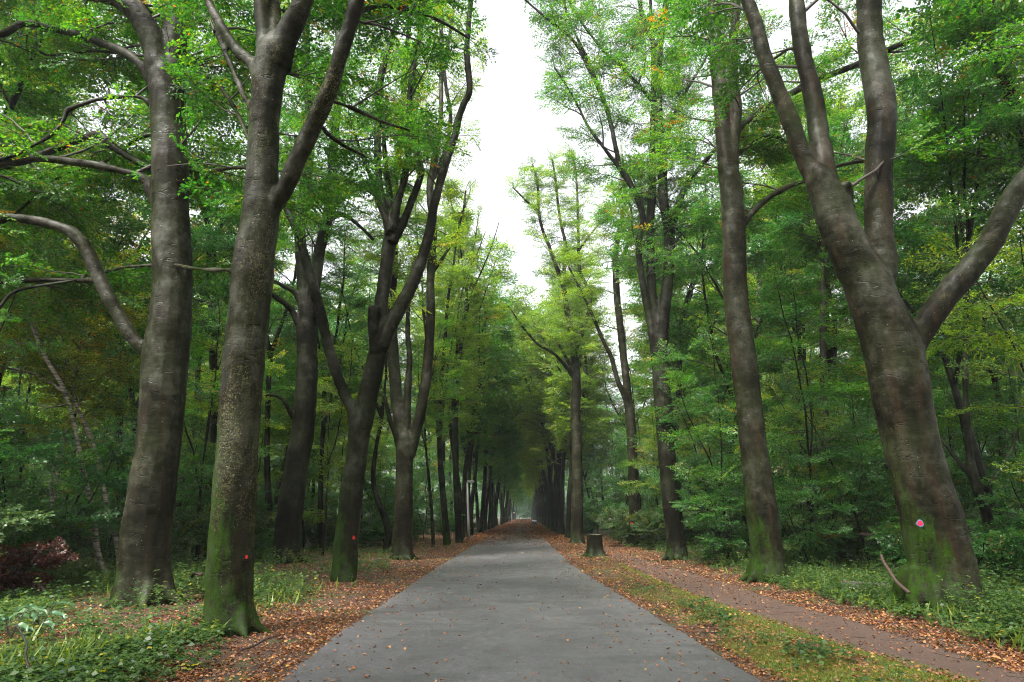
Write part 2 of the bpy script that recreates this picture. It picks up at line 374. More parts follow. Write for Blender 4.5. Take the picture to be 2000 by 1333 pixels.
PLy = np.concatenate([[-6], PLy, [60, 120]]); PLx = np.concatenate([[PLx[0]+.35], PLx, [5.5, 8]])
PRy = np.concatenate([[-6], PRy, [60, 120]]); PRx = np.concatenate([[PRx[0]+.3], PRx, [7.2, 9.5]])
rl = lambda y: np.interp(y, ys_, RL_); rr = lambda y: np.interp(y, ys_, RR_)
pl = lambda y: np.interp(y, PLy, PLx); pr = lambda y: np.interp(y, PRy, PRx)
xc = lambda y: (rl(y)+rr(y))/2
def wob(x, y):
    return (np.sin(x*.9+1.3*np.sin(y*.37))+np.sin(y*.71+x*.33+2)+.6*np.sin(x*2.3-y*1.7)+.35*np.sin(5.1*x+3.7*y))/2.95
def gz(x, y):
    x = np.asarray(x, float); y = np.asarray(y, float)
    dl = np.clip((rl(y)-.35-x)/2.5, 0, 1); dr = np.clip((x-pr(y)-.5)/3, 0, 1); d = np.maximum(dl, dr)
    far = np.clip((np.abs(x-xc(y))-6)/30, 0, 1)
    return d*(.06*wob(x, y)+.05)+far*(.35*wob(x*.25, y*.25)+.15)
gx = np.concatenate([np.linspace(-420, -62, 26), np.linspace(-60, -16, 60), np.linspace(-15.8, 15.8, 170), np.linspace(16, 60, 60), np.linspace(62, 420, 26)])
gy = np.concatenate([np.linspace(-40, -6, 12), np.linspace(-5, 45, 250), np.linspace(45.5, 130, 100), np.linspace(135, 700, 50)])
X, Y = np.meshgrid(gx, gy); Z = gz(X, Y); V = np.stack([X, Y, Z], -1).reshape(-1, 3); nx, ny = len(gx), len(gy)
i = np.arange(ny-1)[:, None]*nx+np.arange(nx-1)[None]; Q = np.stack([i, i+1, i+nx+1, i+nx], -1).reshape(-1, 4)
def soil_mat():
    m, n, l, b = newmat('forest_soil'); v = texco(n, l); f = noise(n, l, v, 9, 8, .7); g = noise(n, l, v, .9, 5, .6)
    r = ramp(n, [(.3, (.020, .013, .009)), (.5, (.055, .030, .018)), (.62, (.12, .052, .024)), (.75, (.20, .10, .045))]); l.new(f, r.inputs['Fac'])
    c = mixc(n, l, math_(n, l, 'MULTIPLY', sstep(n, l, g, .50, .62), .75), r.outputs[0], mixc(n, l, noise(n, l, v, 30, 4), (.018, .035, .010), (.06, .095, .02)))
    l.new(c, b.inputs['Base Color']); b.inputs['Roughness'].default_value = .85
    bp = n.new('ShaderNodeBump'); bp.inputs['Strength'].default_value = .8; bp.inputs['Distance'].default_value = .03; l.new(f, bp.inputs['Height']); l.new(bp.outputs[0], b.inputs['Normal'])
    return m
SOIL = soil_mat()
tag(mesh('ground', V, Q, SOIL, smooth=True), kind='structure')
def strip(name, fl, fr, y0, y1, z, mat, jit, nx=14, dy=.12, th=.0, seed=1):
    yy = np.concatenate([np.arange(y0, min(60, y1), dy), np.arange(60, y1, 2)]) if y1 > 60 else np.arange(y0, y1, dy)
    r = np.random.default_rng(seed)
    def edge(): 
        a = r.normal(0, 1, len(yy)+40); k = np.hanning(21); k /= k.sum(); return (np.convolve(a, k, 'same')[20:-20]*2.2+a[20:-20]*.35)*jit
    L, R = fl(yy)+edge(), fr(yy)+edge(); t = np.linspace(0, 1, nx)
    X = L[:, None]*(1-t)+R[:, None]*t; Yg = np.repeat(yy[:, None], nx, 1); Z = np.full(X.shape, z)
    if th: Z[:, 1:-1] += th
    V = np.stack([X, Yg, Z], -1).reshape(-1, 3); i = np.arange(len(yy)-1)[:, None]*nx+np.arange(nx-1)[None]
    return tag(mesh(name, V, np.stack([i, i+1, i+nx+1, i+nx], -1).reshape(-1, 4), mat), kind='structure')
def asphalt_mat():
    m, n, l, b = newmat('asphalt'); v = texco(n, l); big = noise(n, l, texco(n, l, (1, .45, 1)), .55, 6, .65); gr = noise(n, l, v, 70, 4, .8); mid = noise(n, l, texco(n, l, (1.2, 1, 1)), 2.2, 5, .65)
    r = ramp(n, [(.3, (.084, .080, .083)), (.5, (.118, .113, .117)), (.7, (.154, .148, .154))]); l.new(big, r.inputs['Fac'])
    c = mixc(n, l, sstep(n, l, gr, .35, .7), (.40, .40, .40), (1.65, 1.65, 1.65)); c = mixc(n, l, 1.0, r.outputs[0], c, 'MULTIPLY')
    st = math_(n, l, 'MULTIPLY', sstep(n, l, noise(n, l, texco(n, l, (.5, 1.5, 1), loc=(4, 2, 0)), 1.0, 7, .72), .50, .64), .55)
    c = mixc(n, l, st, c, (.055, .055, .053))
    c = mixc(n, l, math_(n, l, 'MULTIPLY', sstep(n, l, mid, .55, .75), .25), c, (.058, .057, .053))
    l.new(c, b.inputs['Base Color'])
    ro = math_(n, l, 'MULTIPLY_ADD', mid, .5, .20); l.new(ro, b.inputs['Roughness'])
    bp = n.new('ShaderNodeBump'); bp.inputs['Strength'].default_value = .5; bp.inputs['Distance'].default_value = .006; l.new(gr, bp.inputs['Height']); l.new(bp.outputs[0], b.inputs['Normal'])
    return m
def dirt_mat():
    m, n, l, b = newmat('path_grit'); v = texco(n, l); f = noise(n, l, v, 60, 5, .75); g = noise(n, l, v, 1.6, 6, .65)
    r = ramp(n, [(.3, (.054, .029, .023)), (.55, (.096, .057, .040)), (.75, (.158, .098, .072))]); l.new(f, r.inputs['Fac'])
    c = mixc(n, l, math_(n, l, 'MULTIPLY', sstep(n, l, g, .45, .7), .5), r.outputs[0], (.062, .034, .027)); l.new(c, b.inputs['Base Color']); b.inputs['Roughness'].default_value = .8
    bp = n.new('ShaderNodeBump'); bp.inputs['Strength'].default_value = .9; bp.inputs['Distance'].default_value = .015; l.new(f, bp.inputs['Height']); l.new(bp.outputs[0], b.inputs['Normal'])
    return m
ASPH = asphalt_mat()
strip('road', rl, rr, -6, 420, .004, ASPH, .028, th=.03, nx=30)
strip('path', pl, pr, -6, 100, .006, dirt_mat(), .10, th=.012, seed=4)

# ------------------------------------------------------------------ trees that stand along the road
def gap(p):
    """space over the road that the crowns leave open"""
    y, z = p[:, 1], p[:, 2]; x = p[:, 0]-xc(y)-np.interp(y, [26, 40], [0, -1.35])*np.clip((z-6)/8, 0, 1)
    h = np.interp(z, [0, 11, 15, 20, 26], [3.1, 2.0, 1.25, 1.1, .5])*np.interp(y, [8, 13, 16, 28, 42, 52, 60], [.12, .12, 1, 1, .75, .4, 0])
    tun = (z < 5.5) & (np.abs(x) < 3.4)
    # light falls in here: crowns stay thin between the near row and the road
    return ~((np.abs(x) < h) | tun)
STRIPS = []
def clear(p):
    """the big old stems are bare: no leaves within arm's reach on the open, road-mouth side of them"""
    ok = np.ones(len(p), bool)
    for A in STRIPS:
        z = p[:, 2]; ax, ay, ar = (np.interp(z, A[:, 2], A[:, k]) for k in (0, 1, 3))
        ok &= ~((z > A[0, 2]) & (z < A[-1, 2]) & (np.abs(p[:, 0]-ax) < ar+.30) & (p[:, 1] < ay+.3) & (p[:, 1] > ay-6.0))
    return ok
def strip_of(pts, d):
    A = np.array([[*at(px, py, d), r*pxsize(py, d)] for px, py, r in pts]); STRIPS.append(A[np.argsort(A[:, 2])])
strip_of([(292, 1000, 48), (324, 700, 45), (336, 560, 39), (332, 400, 37), (326, 200, 33), (321, 130, 30)], 12.5)
strip_of([(344, 60, 28), (330, 140, 30), (326, 190, 32)], 12.5); strip_of([(252, 12, 21), (283, 48, 23), (303, 95, 25), (320, 170, 28)], 12.5)
strip_of([(456, 1000, 46), (475, 700, 44), (496, 500, 42), (514, 300, 33), (524, 160, 33), (536, 80, 38), (545, 0, 45)], 9.3)
strip_of([(534, 402, 20), (577, 320, 19), (622, 222, 19), (660, 120, 17), (697, 0, 15)], 9.3)
strip_of([(1818, 1000, 61), (1766, 800, 56), (1746, 700, 58), (1690, 545, 48), (1642, 450, 40), (1610, 360, 34), (1600, 250, 20), (1580, 150, 18), (1555, 0, 16)], 12)
strip_of([(1716, 500, 30), (1716, 340, 28), (1723, 220, 29), (1701, 80, 26), (1698, 0, 25)], 12); strip_of([(1588, 345, 19), (1545, 240, 18), (1505, 150, 16), (1490, 110, 15)], 12)
strip_of([(1487, 1000, 33), (1464, 800, 26), (1452, 700, 27), (1435, 500, 24), (1424, 350, 23), (1420, 240, 24), (1413, 150, 26), (1410, 30, 26)], 17.5)
strip_of([(1298, 600, 13), (1308, 500, 12), (1296, 395, 10), (1289, 250, 10), (1284, 130, 10)], 24.5); strip_of([(838, 680, 10), (841, 560, 9), (848, 405, 9), (888, 270, 8), (905, 205, 8), (917, 175, 7), (912, 110, 7)], 16.5)
def limb3(pts, Y0, dY=0.0, base=None):
    """photo trace (px, py, r) -> world points (x,y,z,r); depth runs from Y0 to Y0+dY along it"""
    n = len(pts); out = []
    for i, (px, py, r) in enumerate(pts):
        Yd = Y0+dY*(i/(n-1) if n > 1 else 0); p = at(px, py, Yd); out.append([*p, r*pxsize(py, Yd)*.93])
    return np.array(out)
def extend(rng, P, L, up=.25, taper=.35, n=6):
    """carry a limb on past where the picture cuts it"""
    d = norm(P[-1, :3]-P[-2, :3]); q = [P[-1]]; r0 = P[-1, 3]
    for i in range(n):
        d = norm(d+np.array([0, 0, up])/n*2+rng.normal(0, .12, 3)); q.append(np.array([*(q[-1][:3]+d*L/n), r0*(1-(1-taper)*(i+1)/n)]))
    return np.vstack([P, q[1:]])
DISP = bpy.data.textures.new('bark_lumps', 'CLOUDS'); DISP.noise_scale = .42; DISP.noise_depth = 2
def woody(name, limbs, mat, base, root, voxel=.035, rng=None, roots=0, flare=1.0, disp=.05, blunt=None):
    big, small = Acc(), []; nb = 0
    for L in limbs:
        C = crom(L, 4); k = 14 if C[0, 3] > .12 else 9
        cut = C[:, 3] > voxel*1.25
        if cut[:3].all():
            e = len(C) if cut.all() else int(np.argmin(cut))+1
            D = C[:e]
            if D[-1, 3] > .09 and not (blunt is not None and L is limbs[blunt]):
                t_ = norm(D[-1, :3]-D[-2, :3]); r_e = D[-1, 3]; D = np.vstack([D, [[*(D[-1, :3]+t_*r_e*a_), r_e*b_] for a_, b_ in ((.7, .86), (1.3, .60), (1.75, .25))]])
            tube(big, D[:, :3], D[:, 3], k, .035, rng); nb += 1
            if e < len(C)-1: s_ = Acc(); tube(s_, C[e-2:, :3], C[e-2:, 3]*1.04, 7, .04, rng); small.append(s_)
        else: s_ = Acc(); tube(s_, C[:, :3], C[:, 3], 7, .06, rng); small.append(s_)
    if roots:
        r0 = limbs[0][2, 3]*.95; z0 = 0
        for q in range(roots):
            a = 2*math.pi*q/roots+rng.uniform(-.35, .35); f = rng.uniform(.75, 1.25)*flare
            d = np.array([math.cos(a), math.sin(a), 0]); b0 = np.array([base[0], base[1], base[2]])
            pts = np.array([[*(b0+d*r0*.45+[0, 0, r0*1.35]), r0*.28], [*(b0+d*r0*.66+[0, 0, r0*.8]), r0*.32], [*(b0+d*r0*.88+[0, 0, r0*.36]), r0*.29], [*(b0+d*r0*(1.05+.25*f)+[0, 0, r0*.10]), r0*.20], [*(b0+d*r0*(1.2+.6*f)+[0, 0, -r0*.08]), r0*.12], [*(b0+d*r0*(1.4+.9*f)+[0, 0, -r0*.25]), r0*.08]])
            C = crom(pts, 3); tube(big, C[:, :3], C[:, 3], 10, .08, rng)
    o = big.build('trunk', mat, root, smooth=True, origin=base)
    md = o.modifiers.new('blend', 'REMESH'); md.mode = 'VOXEL'; md.voxel_size = voxel; md.use_smooth_shade = True
    sm = o.modifiers.new('soften', 'SMOOTH'); sm.iterations = 7; sm.factor = .5
    dp = o.modifiers.new('lumps', 'DISPLACE'); dp.texture = DISP; dp.strength = disp; dp.mid_level = .5; dp.texture_coords = 'LOCAL'
    for s_ in small: s_.build('branch', mat, root, smooth=True, origin=base)
    return o
def crown_mesh(name, rng, bt, SP, SD, SS, mat, root, base, keep=None, fine=False, lib=SPRAYS, drop=0., roll=.46, tshift=0.):
    if bt:
        a = Acc()
        for P, R in bt: tube(a, P, R, 5, cap=False)
    L, seg = place_sprays(rng, SP, SD, SS, lib, roll, keep, drop)
    if keep is not None: seg = seg[keep(seg[:, :3])]
    V, Q, k = leaf_verts(L[0], L[1], L[2], L[3], fine=fine)
    o = mesh('crown', V-np.asarray(base), Q, mat, root, np.repeat(np.clip(L[4]+tshift, 0, 1), k))
    if bt:
        seg_prisms(a, seg); a.build('twigs', TWIG, root, origin=base)
    return o, len(L[0])
NLEAF = 0
def traced_tree(name, label, trunk, limbs, mat, leaf=LEAF, seed=1, voxel=.035, roots=6, flare=1.0, group=None, Y=None, zmin=8., dens=.8, Lsec=(1.5, 3.), ext=5., fine=False, drop=0., ysafe=None, cat='tree', spray=(.6, 1.05), tshift=0., lift=(.1, .8), nofol=(), avoid=None, auto=None, rmax=.125, blunt=None):
    global NLEAF
    rng = np.random.default_rng(seed); b = gnd(trunk[0][0], trunk[0][1]); Y0 = b[1] if Y is None else Y
    r0 = trunk[0][2]*pxsize(trunk[0][1], Y0)
    base = at(trunk[0][0], trunk[0][1], Y0); base[2] = float(gz(base[0], base[1]))
    T = limb3(trunk, Y0+r0*.7); T = np.vstack([[*(T[0, :3]-[0, 0, .45]), T[0, 3]*1.02], T]); base[1] = T[0, 1]; 
    root = empty(name, base, label, cat, group)
    Ls = [T]; fol = []
    for j, (pts, dY) in enumerate(limbs):
        L = limb3(pts, Y0+r0*.7, dY)
        if ext and (pts[-1][1] < 15 or pts[-1][0] < 5 or pts[-1][0] > 1995):
            e = ext*rng.uniform(.8, 1.2)*(1 if pts[-1][2] > 5 else .6)
            L = extend(rng, L, e, up=.30 if pts[-1][1] < 15 else .12)
        Ls.append(L)
        if j not in nofol: C = crom(L, 3); fol.append((C[:, :3], C[:, 3]))
    if auto:
        ns_, top, spread = auto
        for q in range(ns_):
            a = 6.28*q/ns_+rng.uniform(-.4, .4); k = len(T)-1-(q % 2); h = max(2., top-T[k, 2])*rng.uniform(.85, 1.05)
            d = norm(np.array([math.cos(a)*spread, math.sin(a)*spread, 1.0])*1.0+norm(T[k, :3]-T[k-1, :3])*.6); rr_ = T[k, 3]*(.95 if q == 0 else .7)
            B, BR = wander(rng, T[k, :3], d, h, 8, .09, .05, rr_, rr_*.18); Ls.append(np.hstack([B, BR[:, None]])); fol.append((B, BR))
    if not limbs:
        C = crom(T, 3); fol.append((C[:, :3], C[:, 3]))
    woody(name, Ls, mat, base, root, voxel, rng, roots, flare, blunt=blunt)
    bt, SP, SD, SS = foliage(rng, fol, dens, zmin, Lsec, lift, spray, ysafe, avoid=lambda p, o: gap((p+o*Lsec[1]*.8)[None])[0] and gap((p+o*.6)[None])[0], rmax=rmax)
    if SP:
        o, nl = crown_mesh(name, rng, bt, SP, SD, SS, leaf, root, base, lambda p: gap(p) & clear(p), fine, drop=drop, tshift=tshift); NLEAF += nl
    return root

nearfar = lambda p, o: True
t1 = traced_tree('beech_tree', 'tall leaning beech at far left with a long low limb bending out to the left', 
    [(268, 1192, 56), (278, 1140, 54), (284, 1070, 50), (292, 1000, 48), (302, 930, 46), (311, 867, 45), (320, 770, 45), (324, 700, 45), (333, 620, 41), (336, 560, 39), (335, 500, 39), (332, 400, 37), (331, 300, 36), (326, 200, 33), (321, 150, 33)],
    [([(326, 190, 32), (336, 120, 29), (344, 60, 28), (350, 0, 28), (356, -60, 26)], .4),
     ([(320, 170, 30), (303, 95, 25), (283, 48, 23), (252, 12, 21), (215, -8, 18), (160, -14, 14), (100, -30, 11), (30, -60, 9)], -.5),
     ([(312, 110, 15), (290, 50, 14), (272, 10, 13), (255, -50, 11)], .6),
     ([(305, 175, 12), (282, 135, 11), (262, 115, 10), (235, 98, 9.5), (205, 87, 9), (150, 68, 8.5), (100, 55, 8), (48, 46, 7.5), (20, 60, 7), (0, 68, 7), (-70, 88, 6)], .3),
     ([(305, 215, 6), (292, 205, 5.5), (276, 191, 5), (230, 190, 5), (190, 195, 5.5), (150, 208, 5), (131, 216, 6), (122, 238, 5), (95, 267, 5), (40, 298, 4), (0, 312, 4), (-50, 325, 3)], -.4),
     ([(310, 335, 11), (290, 328, 9), (260, 312, 8.5), (225, 290, 8), (203, 270, 9), (188, 263, 8), (150, 275, 7.5), (100, 295, 7), (50, 312, 6.5), (0, 330, 6), (-60, 345, 5)], .8),
     ([(318, 420, 14), (300, 385, 13), (284, 352, 11), (250, 338, 8.5), (200, 326, 8.5), (150, 318, 8.5), (85, 310, 8.5), (40, 315, 8.5), (0, 323, 8), (-60, 340, 7)], -.3),
     ([(305, 700, 19), (283, 685, 15), (258, 658, 13.5), (225, 605, 14), (195, 545, 14.5), (170, 490, 14.5), (145, 457, 13), (110, 441, 11), (60, 430, 10), (20, 425, 10), (0, 430, 10), (-60, 450, 8)], -.4),
     ([(195, 550, 8), (180, 548, 6.5), (150, 548, 6), (80, 547, 6), (0, 552, 5), (-60, 562, 5)], .2),
     ([(150, 548, 3), (70, 560, 3), (25, 572, 3.5), (0, 600, 3), (-30, 640, 2)], -.3),
     ([(330, 262, 5), (290, 265, 5), (262, 275, 5), (235, 297, 5), (195, 320, 4), (120, 345, 4), (60, 392, 3), (25, 422, 2.5)], 1.4),
     ([(285, 110, 3), (240, 105, 3), (180, 100, 3.5), (110, 108, 3.5), (75, 98, 3), (70, 50, 2.5), (80, 20, 2)], 1.2),
     ([(345, 130, 6), (365, 125, 5.5), (395, 116, 5), (425, 120, 4.5), (450, 135, 4), (475, 180, 3)], 1.8)],
    BARK, seed=11, voxel=.032, roots=6, flare=1.0, zmin=6.0, dens=.8, Lsec=(1.4, 3.0), ext=7, ysafe=0.1, nofol=(7,))
t2 = traced_tree('beech_tree', 'thick beech speckled with yellow lichen, green moss at its foot, nearest the camera',
    [(440, 1248, 52), (447, 1190, 49), (448, 1150, 48), (452, 1067, 46), (456, 1000, 46), (462, 900, 43), (468, 800, 43), (475, 700, 44), (486, 600, 43), (496, 500, 42), (509, 420, 38), (513, 360, 34), (514, 300, 33), (519, 220, 32), (524, 160, 33), (534, 110, 35)],
    [([(540, 130, 30), (556, 80, 26), (575, 40, 23), (592, 0, 21), (612, -60, 19)], -.3),
     ([(524, 140, 24), (516, 70, 17), (512, 20, 16), (512, -40, 15)], .4),
     ([(535, 90, 14), (538, 30, 13), (534, -20, 12)], .8),
     ([(512, 450, 24), (534, 402, 20), (556, 370, 19), (577, 320, 19), (600, 270, 19), (622, 222, 19), (641, 180, 18), (660, 120, 17), (680, 60, 16), (697, 0, 15), (715, -60, 14)], -.7),
     ([(512, 170, 14), (492, 125, 13), (465, 100, 12), (440, 65, 11), (420, 30, 10), (405, -5, 9), (390, -60, 8)], .4),
     ([(500, 235, 8), (485, 205, 7), (475, 185, 7.5), (456, 140, 7), (436, 95, 6), (418, 58, 4), (410, 38, 2)], .3),
     ([(500, 290, 6), (482, 265, 5), (470, 235, 5), (445, 190, 4), (420, 160, 4), (390, 142, 3)], 2.2),
     ([(480, 545, 9), (452, 529, 6), (410, 528, 5.5), (375, 524, 5), (330, 518, 5), (245, 522, 4.5), (205, 532, 4), (160, 528, 3)], 5.),
     ([(505, 345, 5), (478, 328, 4), (420, 332, 3.5), (375, 335, 3.5), (330, 330, 3)], 4.6),
     ([(495, 650, 8), (520, 640, 5), (524, 560, 4)], 1.5),
     ([(636, 195, 7), (672, 205, 5), (710, 222, 4), (752, 240, 3.2), (800, 255, 2.2)], 1.6),
     ([(618, 232, 6), (640, 262, 4.5), (672, 285, 3.5), (712, 305, 2.4)], 1.0),
     ([(690, 30, 8), (740, 12, 6), (800, 20, 5), (860, 42, 3.6), (915, 75, 2.2)], 2.4),
     ([(704, -30, 7), (770, -40, 6), (840, -20, 4.5), (905, 18, 2.4)], 2.8)],
    BARK_LICHEN, seed=12, voxel=.03, roots=6, flare=.85, zmin=6.5, dens=.6, Lsec=(1.2, 2.6), ext=6, ysafe=-.1, nofol=(5, 9))
t3 = traced_tree('beech_tree', 'dark smooth beech standing behind and between the lichen-covered beech and the forked mossy one',
    [(555, 1102, 28), (560, 1050, 27), (566, 1000, 27), (574, 940, 26), (583, 890, 25), (592, 840, 24), (596, 800, 23), (600, 740, 22), (600, 690, 21), (598, 640, 21)],
    [([(598, 650, 18), (597, 600, 17), (594, 550, 15), (589, 500, 13), (586, 450, 12), (594, 380, 12), (602, 320, 11), (605, 250, 10), (600, 150, 9), (598, 60, 8), (600, -20, 7)], .5),
     ([(602, 660, 15), (612, 580, 13), (622, 500, 12), (637, 440, 12), (648, 380, 12), (649, 330, 10), (655, 250, 9), (665, 150, 8), (660, 50, 7), (665, -20, 6)], -.6),
     ([(592, 650, 9), (573, 612, 7), (560, 596, 6.5), (545, 585, 6), (530, 575, 5.5), (500, 560, 4)], -1),
     ([(592, 600, 7), (575, 572, 6), (558, 562, 5), (535, 550, 4.5), (505, 545, 4)], -.6),
     ([(585, 840, 6), (570, 812, 5), (556, 786, 4.5), (541, 774, 4), (515, 771, 3)], -.8),
     ([(640, 430, 7), (670, 420, 5), (700, 440, 4), (730, 470, 3.5)], .5)],
    BARK_DARK, seed=13, voxel=.04, roots=5, zmin=8, dens=.85, Lsec=(1.6, 3.2), ext=5, drop=.1, nofol=(2, 3, 4))
t4 = traced_tree('beech_tree', 'forked mossy beech with a sawn-off stub and a brown scar, left of the road',
    [(670, 1140, 28), (674, 1095, 26), (677, 1050, 25), (683, 1000, 24.5), (688, 950, 24), (695, 900, 23), (700, 860, 23), (704, 825, 24)],
    [([(700, 840, 20), (690, 803, 14), (675, 775, 12), (656, 725, 11.5), (640, 670, 11.5), (626, 610, 11.5), (612, 560, 11), (598, 510, 10), (580, 455, 9), (562, 415, 7), (548, 385, 6), (530, 340, 5)], .8),
     ([(705, 835, 24), (716, 785, 22), (727, 740, 21), (737, 690, 20), (744, 655, 18)], .2),
     ([(735, 690, 14), (730, 645, 13), (729, 618, 12.5), (731, 597, 12)], -.2),
     ([(742, 680, 17), (744, 600, 15), (751, 550, 14.5), (757, 500, 14.5), (763, 450, 14)], .6),
     ([(742, 680, 18), (760, 640, 16), (785, 595, 15), (810, 545, 13.5), (828, 495, 12), (840, 450, 11), (848, 405, 9.5), (857, 365, 9), (872, 315, 8.5), (888, 270, 8), (893, 240, 8), (905, 205, 7.5), (917, 175, 7), (912, 110, 7), (914, 60, 6), (920, 0, 6), (925, -50, 5)], -.5),
     ([(760, 460, 9), (752, 425, 7.5), (735, 385, 6.5), (724, 345, 5.5), (705, 300, 4), (690, 250, 3)], -.4),
     ([(762, 455, 12), (752, 415, 9), (742, 370, 8), (738, 320, 8), (738, 240, 8), (743, 160, 8), (755, 110, 7), (775, 40, 6), (785, -40, 5)], .5),
     ([(764, 450, 10), (763, 400, 7.5), (757, 350, 7), (751, 290, 5.5), (745, 200, 4)], 1.),
     ([(765, 455, 11), (775, 400, 9), (787, 360, 8), (797, 310, 7), (800, 260, 6.5), (800, 190, 6.5), (812, 105, 7), (820, 70, 6), (830, -20, 5)], -.2),
     ([(765, 475, 11), (785, 440, 8.5), (805, 390, 8), (822, 342, 7.5), (818, 310, 6.5), (806, 260, 5), (808, 200, 4)], .7)],
    BARK_MOSSY, seed=14, voxel=.035, roots=0, zmin=6.8, dens=.60, Lsec=(1.0, 2.4), ext=4, leaf=LEAF, nofol=(0, 1, 2, 3), tshift=.08, blunt=3)
t5 = traced_tree('beech_tree', 'many-stemmed beech on wide mossy roots beside the left edge of the road',
    [(785, 1096, 25), (786, 1050, 21), (788, 1000, 19.5), (789, 950, 18.5), (790, 905, 18.5), (792, 870, 20)],
    [([(788, 880, 15), (781, 830, 13), (775, 780, 13), (770, 720, 12.5), (766, 660, 12), (765, 600, 11), (767, 540, 10), (770, 480, 9), (773, 420, 8.5), (772, 350, 8), (785, 250, 7), (790, 150, 6), (800, 50, 5)], 1.),
     ([(798, 890, 15), (810, 850, 12.5), (822, 800, 11.5), (832, 740, 11), (838, 680, 10.5), (841, 620, 10), (841, 560, 9), (843, 500, 9), (846, 440, 8.5), (840, 395, 8), (840, 360, 8), (846, 330, 8), (855, 270, 6.5), (861, 230, 5), (862, 150, 5), (862, 60, 4.5), (862, -30, 4)], -.3),
     ([(790, 860, 12), (795, 800, 9), (797, 750, 7.5), (800, 700, 6.5), (796, 650, 5.5), (797, 610, 5), (801, 560, 4.5), (812, 500, 4)], .3),
     ([(780, 880, 8), (773, 850, 6.5), (762, 822, 5.5), (757, 800, 5), (750, 770, 4)], -.8),
     ([(846, 350, 6), (868, 300, 5), (880, 230, 4.5), (868, 140, 4), (880, 60, 3.5), (890, -20, 3)], .8),
     ([(840, 540, 5), (868, 500, 4), (890, 460, 3.5), (905, 410, 3), (910, 372, 2.5)], 1.5)],
    BARK, seed=15, voxel=.04, roots=8, flare=1.15, zmin=7.0, dens=.62, Lsec=(1.2, 2.8), ext=4, drop=.1, leaf=LEAFL, nofol=(3,))
r1 = traced_tree('beech_tree', 'huge leaning beech with a pink painted dot and a thick limb reaching right',
    [(1852, 1205, 74), (1846, 1150, 68), (1839, 1100, 65), (1829, 1050, 63), (1818, 1000, 61), (1803, 950, 57), (1789, 900, 55), (1777, 850, 55), (1766, 800, 56), (1755, 750, 57), (1746, 700, 58), (1727, 640, 55), (1706, 590, 50), (1690, 545, 48)],
    [([(1700, 570, 46), (1665, 500, 42), (1642, 450, 40), (1626, 400, 38), (1610, 365, 34)], -.1),
     ([(1612, 380, 24), (1588, 345, 19), (1565, 300, 18.5), (1545, 240, 18.5), (1525, 190, 17.5), (1505, 140, 16), (1490, 100, 15), (1478, 50, 14), (1460, 0, 13), (1440, -60, 12)], -.3),
     ([(1622, 400, 30), (1615, 355, 25), (1605, 300, 22), (1598, 250, 20), (1591, 200, 20), (1580, 150, 18), (1570, 110, 17.5), (1560, 50, 16.5), (1555, 0, 16), (1550, -60, 15)], .5),
     ([(1645, 420, 16), (1655, 385, 14), (1656, 368, 11)], -.3),
     ([(1700, 580, 34), (1722, 520, 31), (1716, 460, 28), (1715, 400, 29), (1716, 340, 28), (1720, 280, 28), (1723, 220, 29), (1712, 150, 28), (1701, 80, 26), (1698, 0, 25), (1695, -60, 24)], .2),
     ([(1755, 710, 36), (1790, 662, 28), (1818, 620, 26), (1850, 577, 26), (1890, 530, 25), (1935, 470, 23.5), (1970, 400, 22.5), (2000, 355, 22), (2060, 280, 20), (2120, 180, 18)], -.3)],
    BARK_WARM, seed=16, voxel=.034, roots=7, flare=.75, zmin=7.2, dens=.8, Lsec=(1.3, 3.2), ext=7, ysafe=0.1)
r2 = traced_tree('beech_tree', 'straight brown beech right of the footpath, left of the huge leaning one',
    [(1502, 1140, 40), (1501, 1110, 35), (1496, 1060, 34), (1487, 1000, 33), (1481, 950, 30), (1475, 900, 28.5), (1469, 850, 27), (1464, 800, 26.5), (1457, 740, 27), (1452, 700, 27.5), (1445, 640, 26.5), (1440, 600, 25.5), (1436, 550, 24.5), (1435, 500, 24), (1431, 420, 24), (1426, 350, 23)],
    [([(1424, 360, 21), (1415, 290, 17.5), (1411, 230, 17.5), (1405, 150, 17), (1398, 80, 15), (1395, 30, 13), (1393, -20, 12), (1390, -70, 11)], .2),
     ([(1428, 350, 16), (1433, 280, 12), (1438, 210, 11.5), (1433, 160, 11), (1430, 100, 10), (1436, 40, 9), (1440, -20, 8)], -.3),
     ([(1440, 450, 12), (1458, 430, 8.5), (1475, 410, 7.5), (1500, 387, 6.5), (1530, 370, 6), (1560, 358, 5), (1600, 350, 4)], .6),
     ([(1430, 270, 10), (1448, 247, 8), (1490, 215, 8), (1550, 180, 7.5), (1620, 147, 7), (1680, 124, 7), (1740, 95, 6), (1800, 72, 5.5), (1870, 50, 5), (1940, 28, 4), (1990, 10, 3)], 1.5),
     ([(1430, 320, 8), (1446, 297, 5.5), (1480, 275, 5), (1510, 267, 4.5), (1540, 280, 3)], 1.2),
     ([(1600, 345, 4), (1625, 328, 4.5), (1680, 316, 4.5), (1750, 312, 4.5), (1830, 318, 4.5), (1920, 318, 4), (2010, 320, 4)], 2.)],
    BARK_WARM, seed=17, voxel=.036, roots=7, flare=.8, zmin=7.0, dens=.75, Lsec=(1.5, 3.2), ext=5, ysafe=-.2)
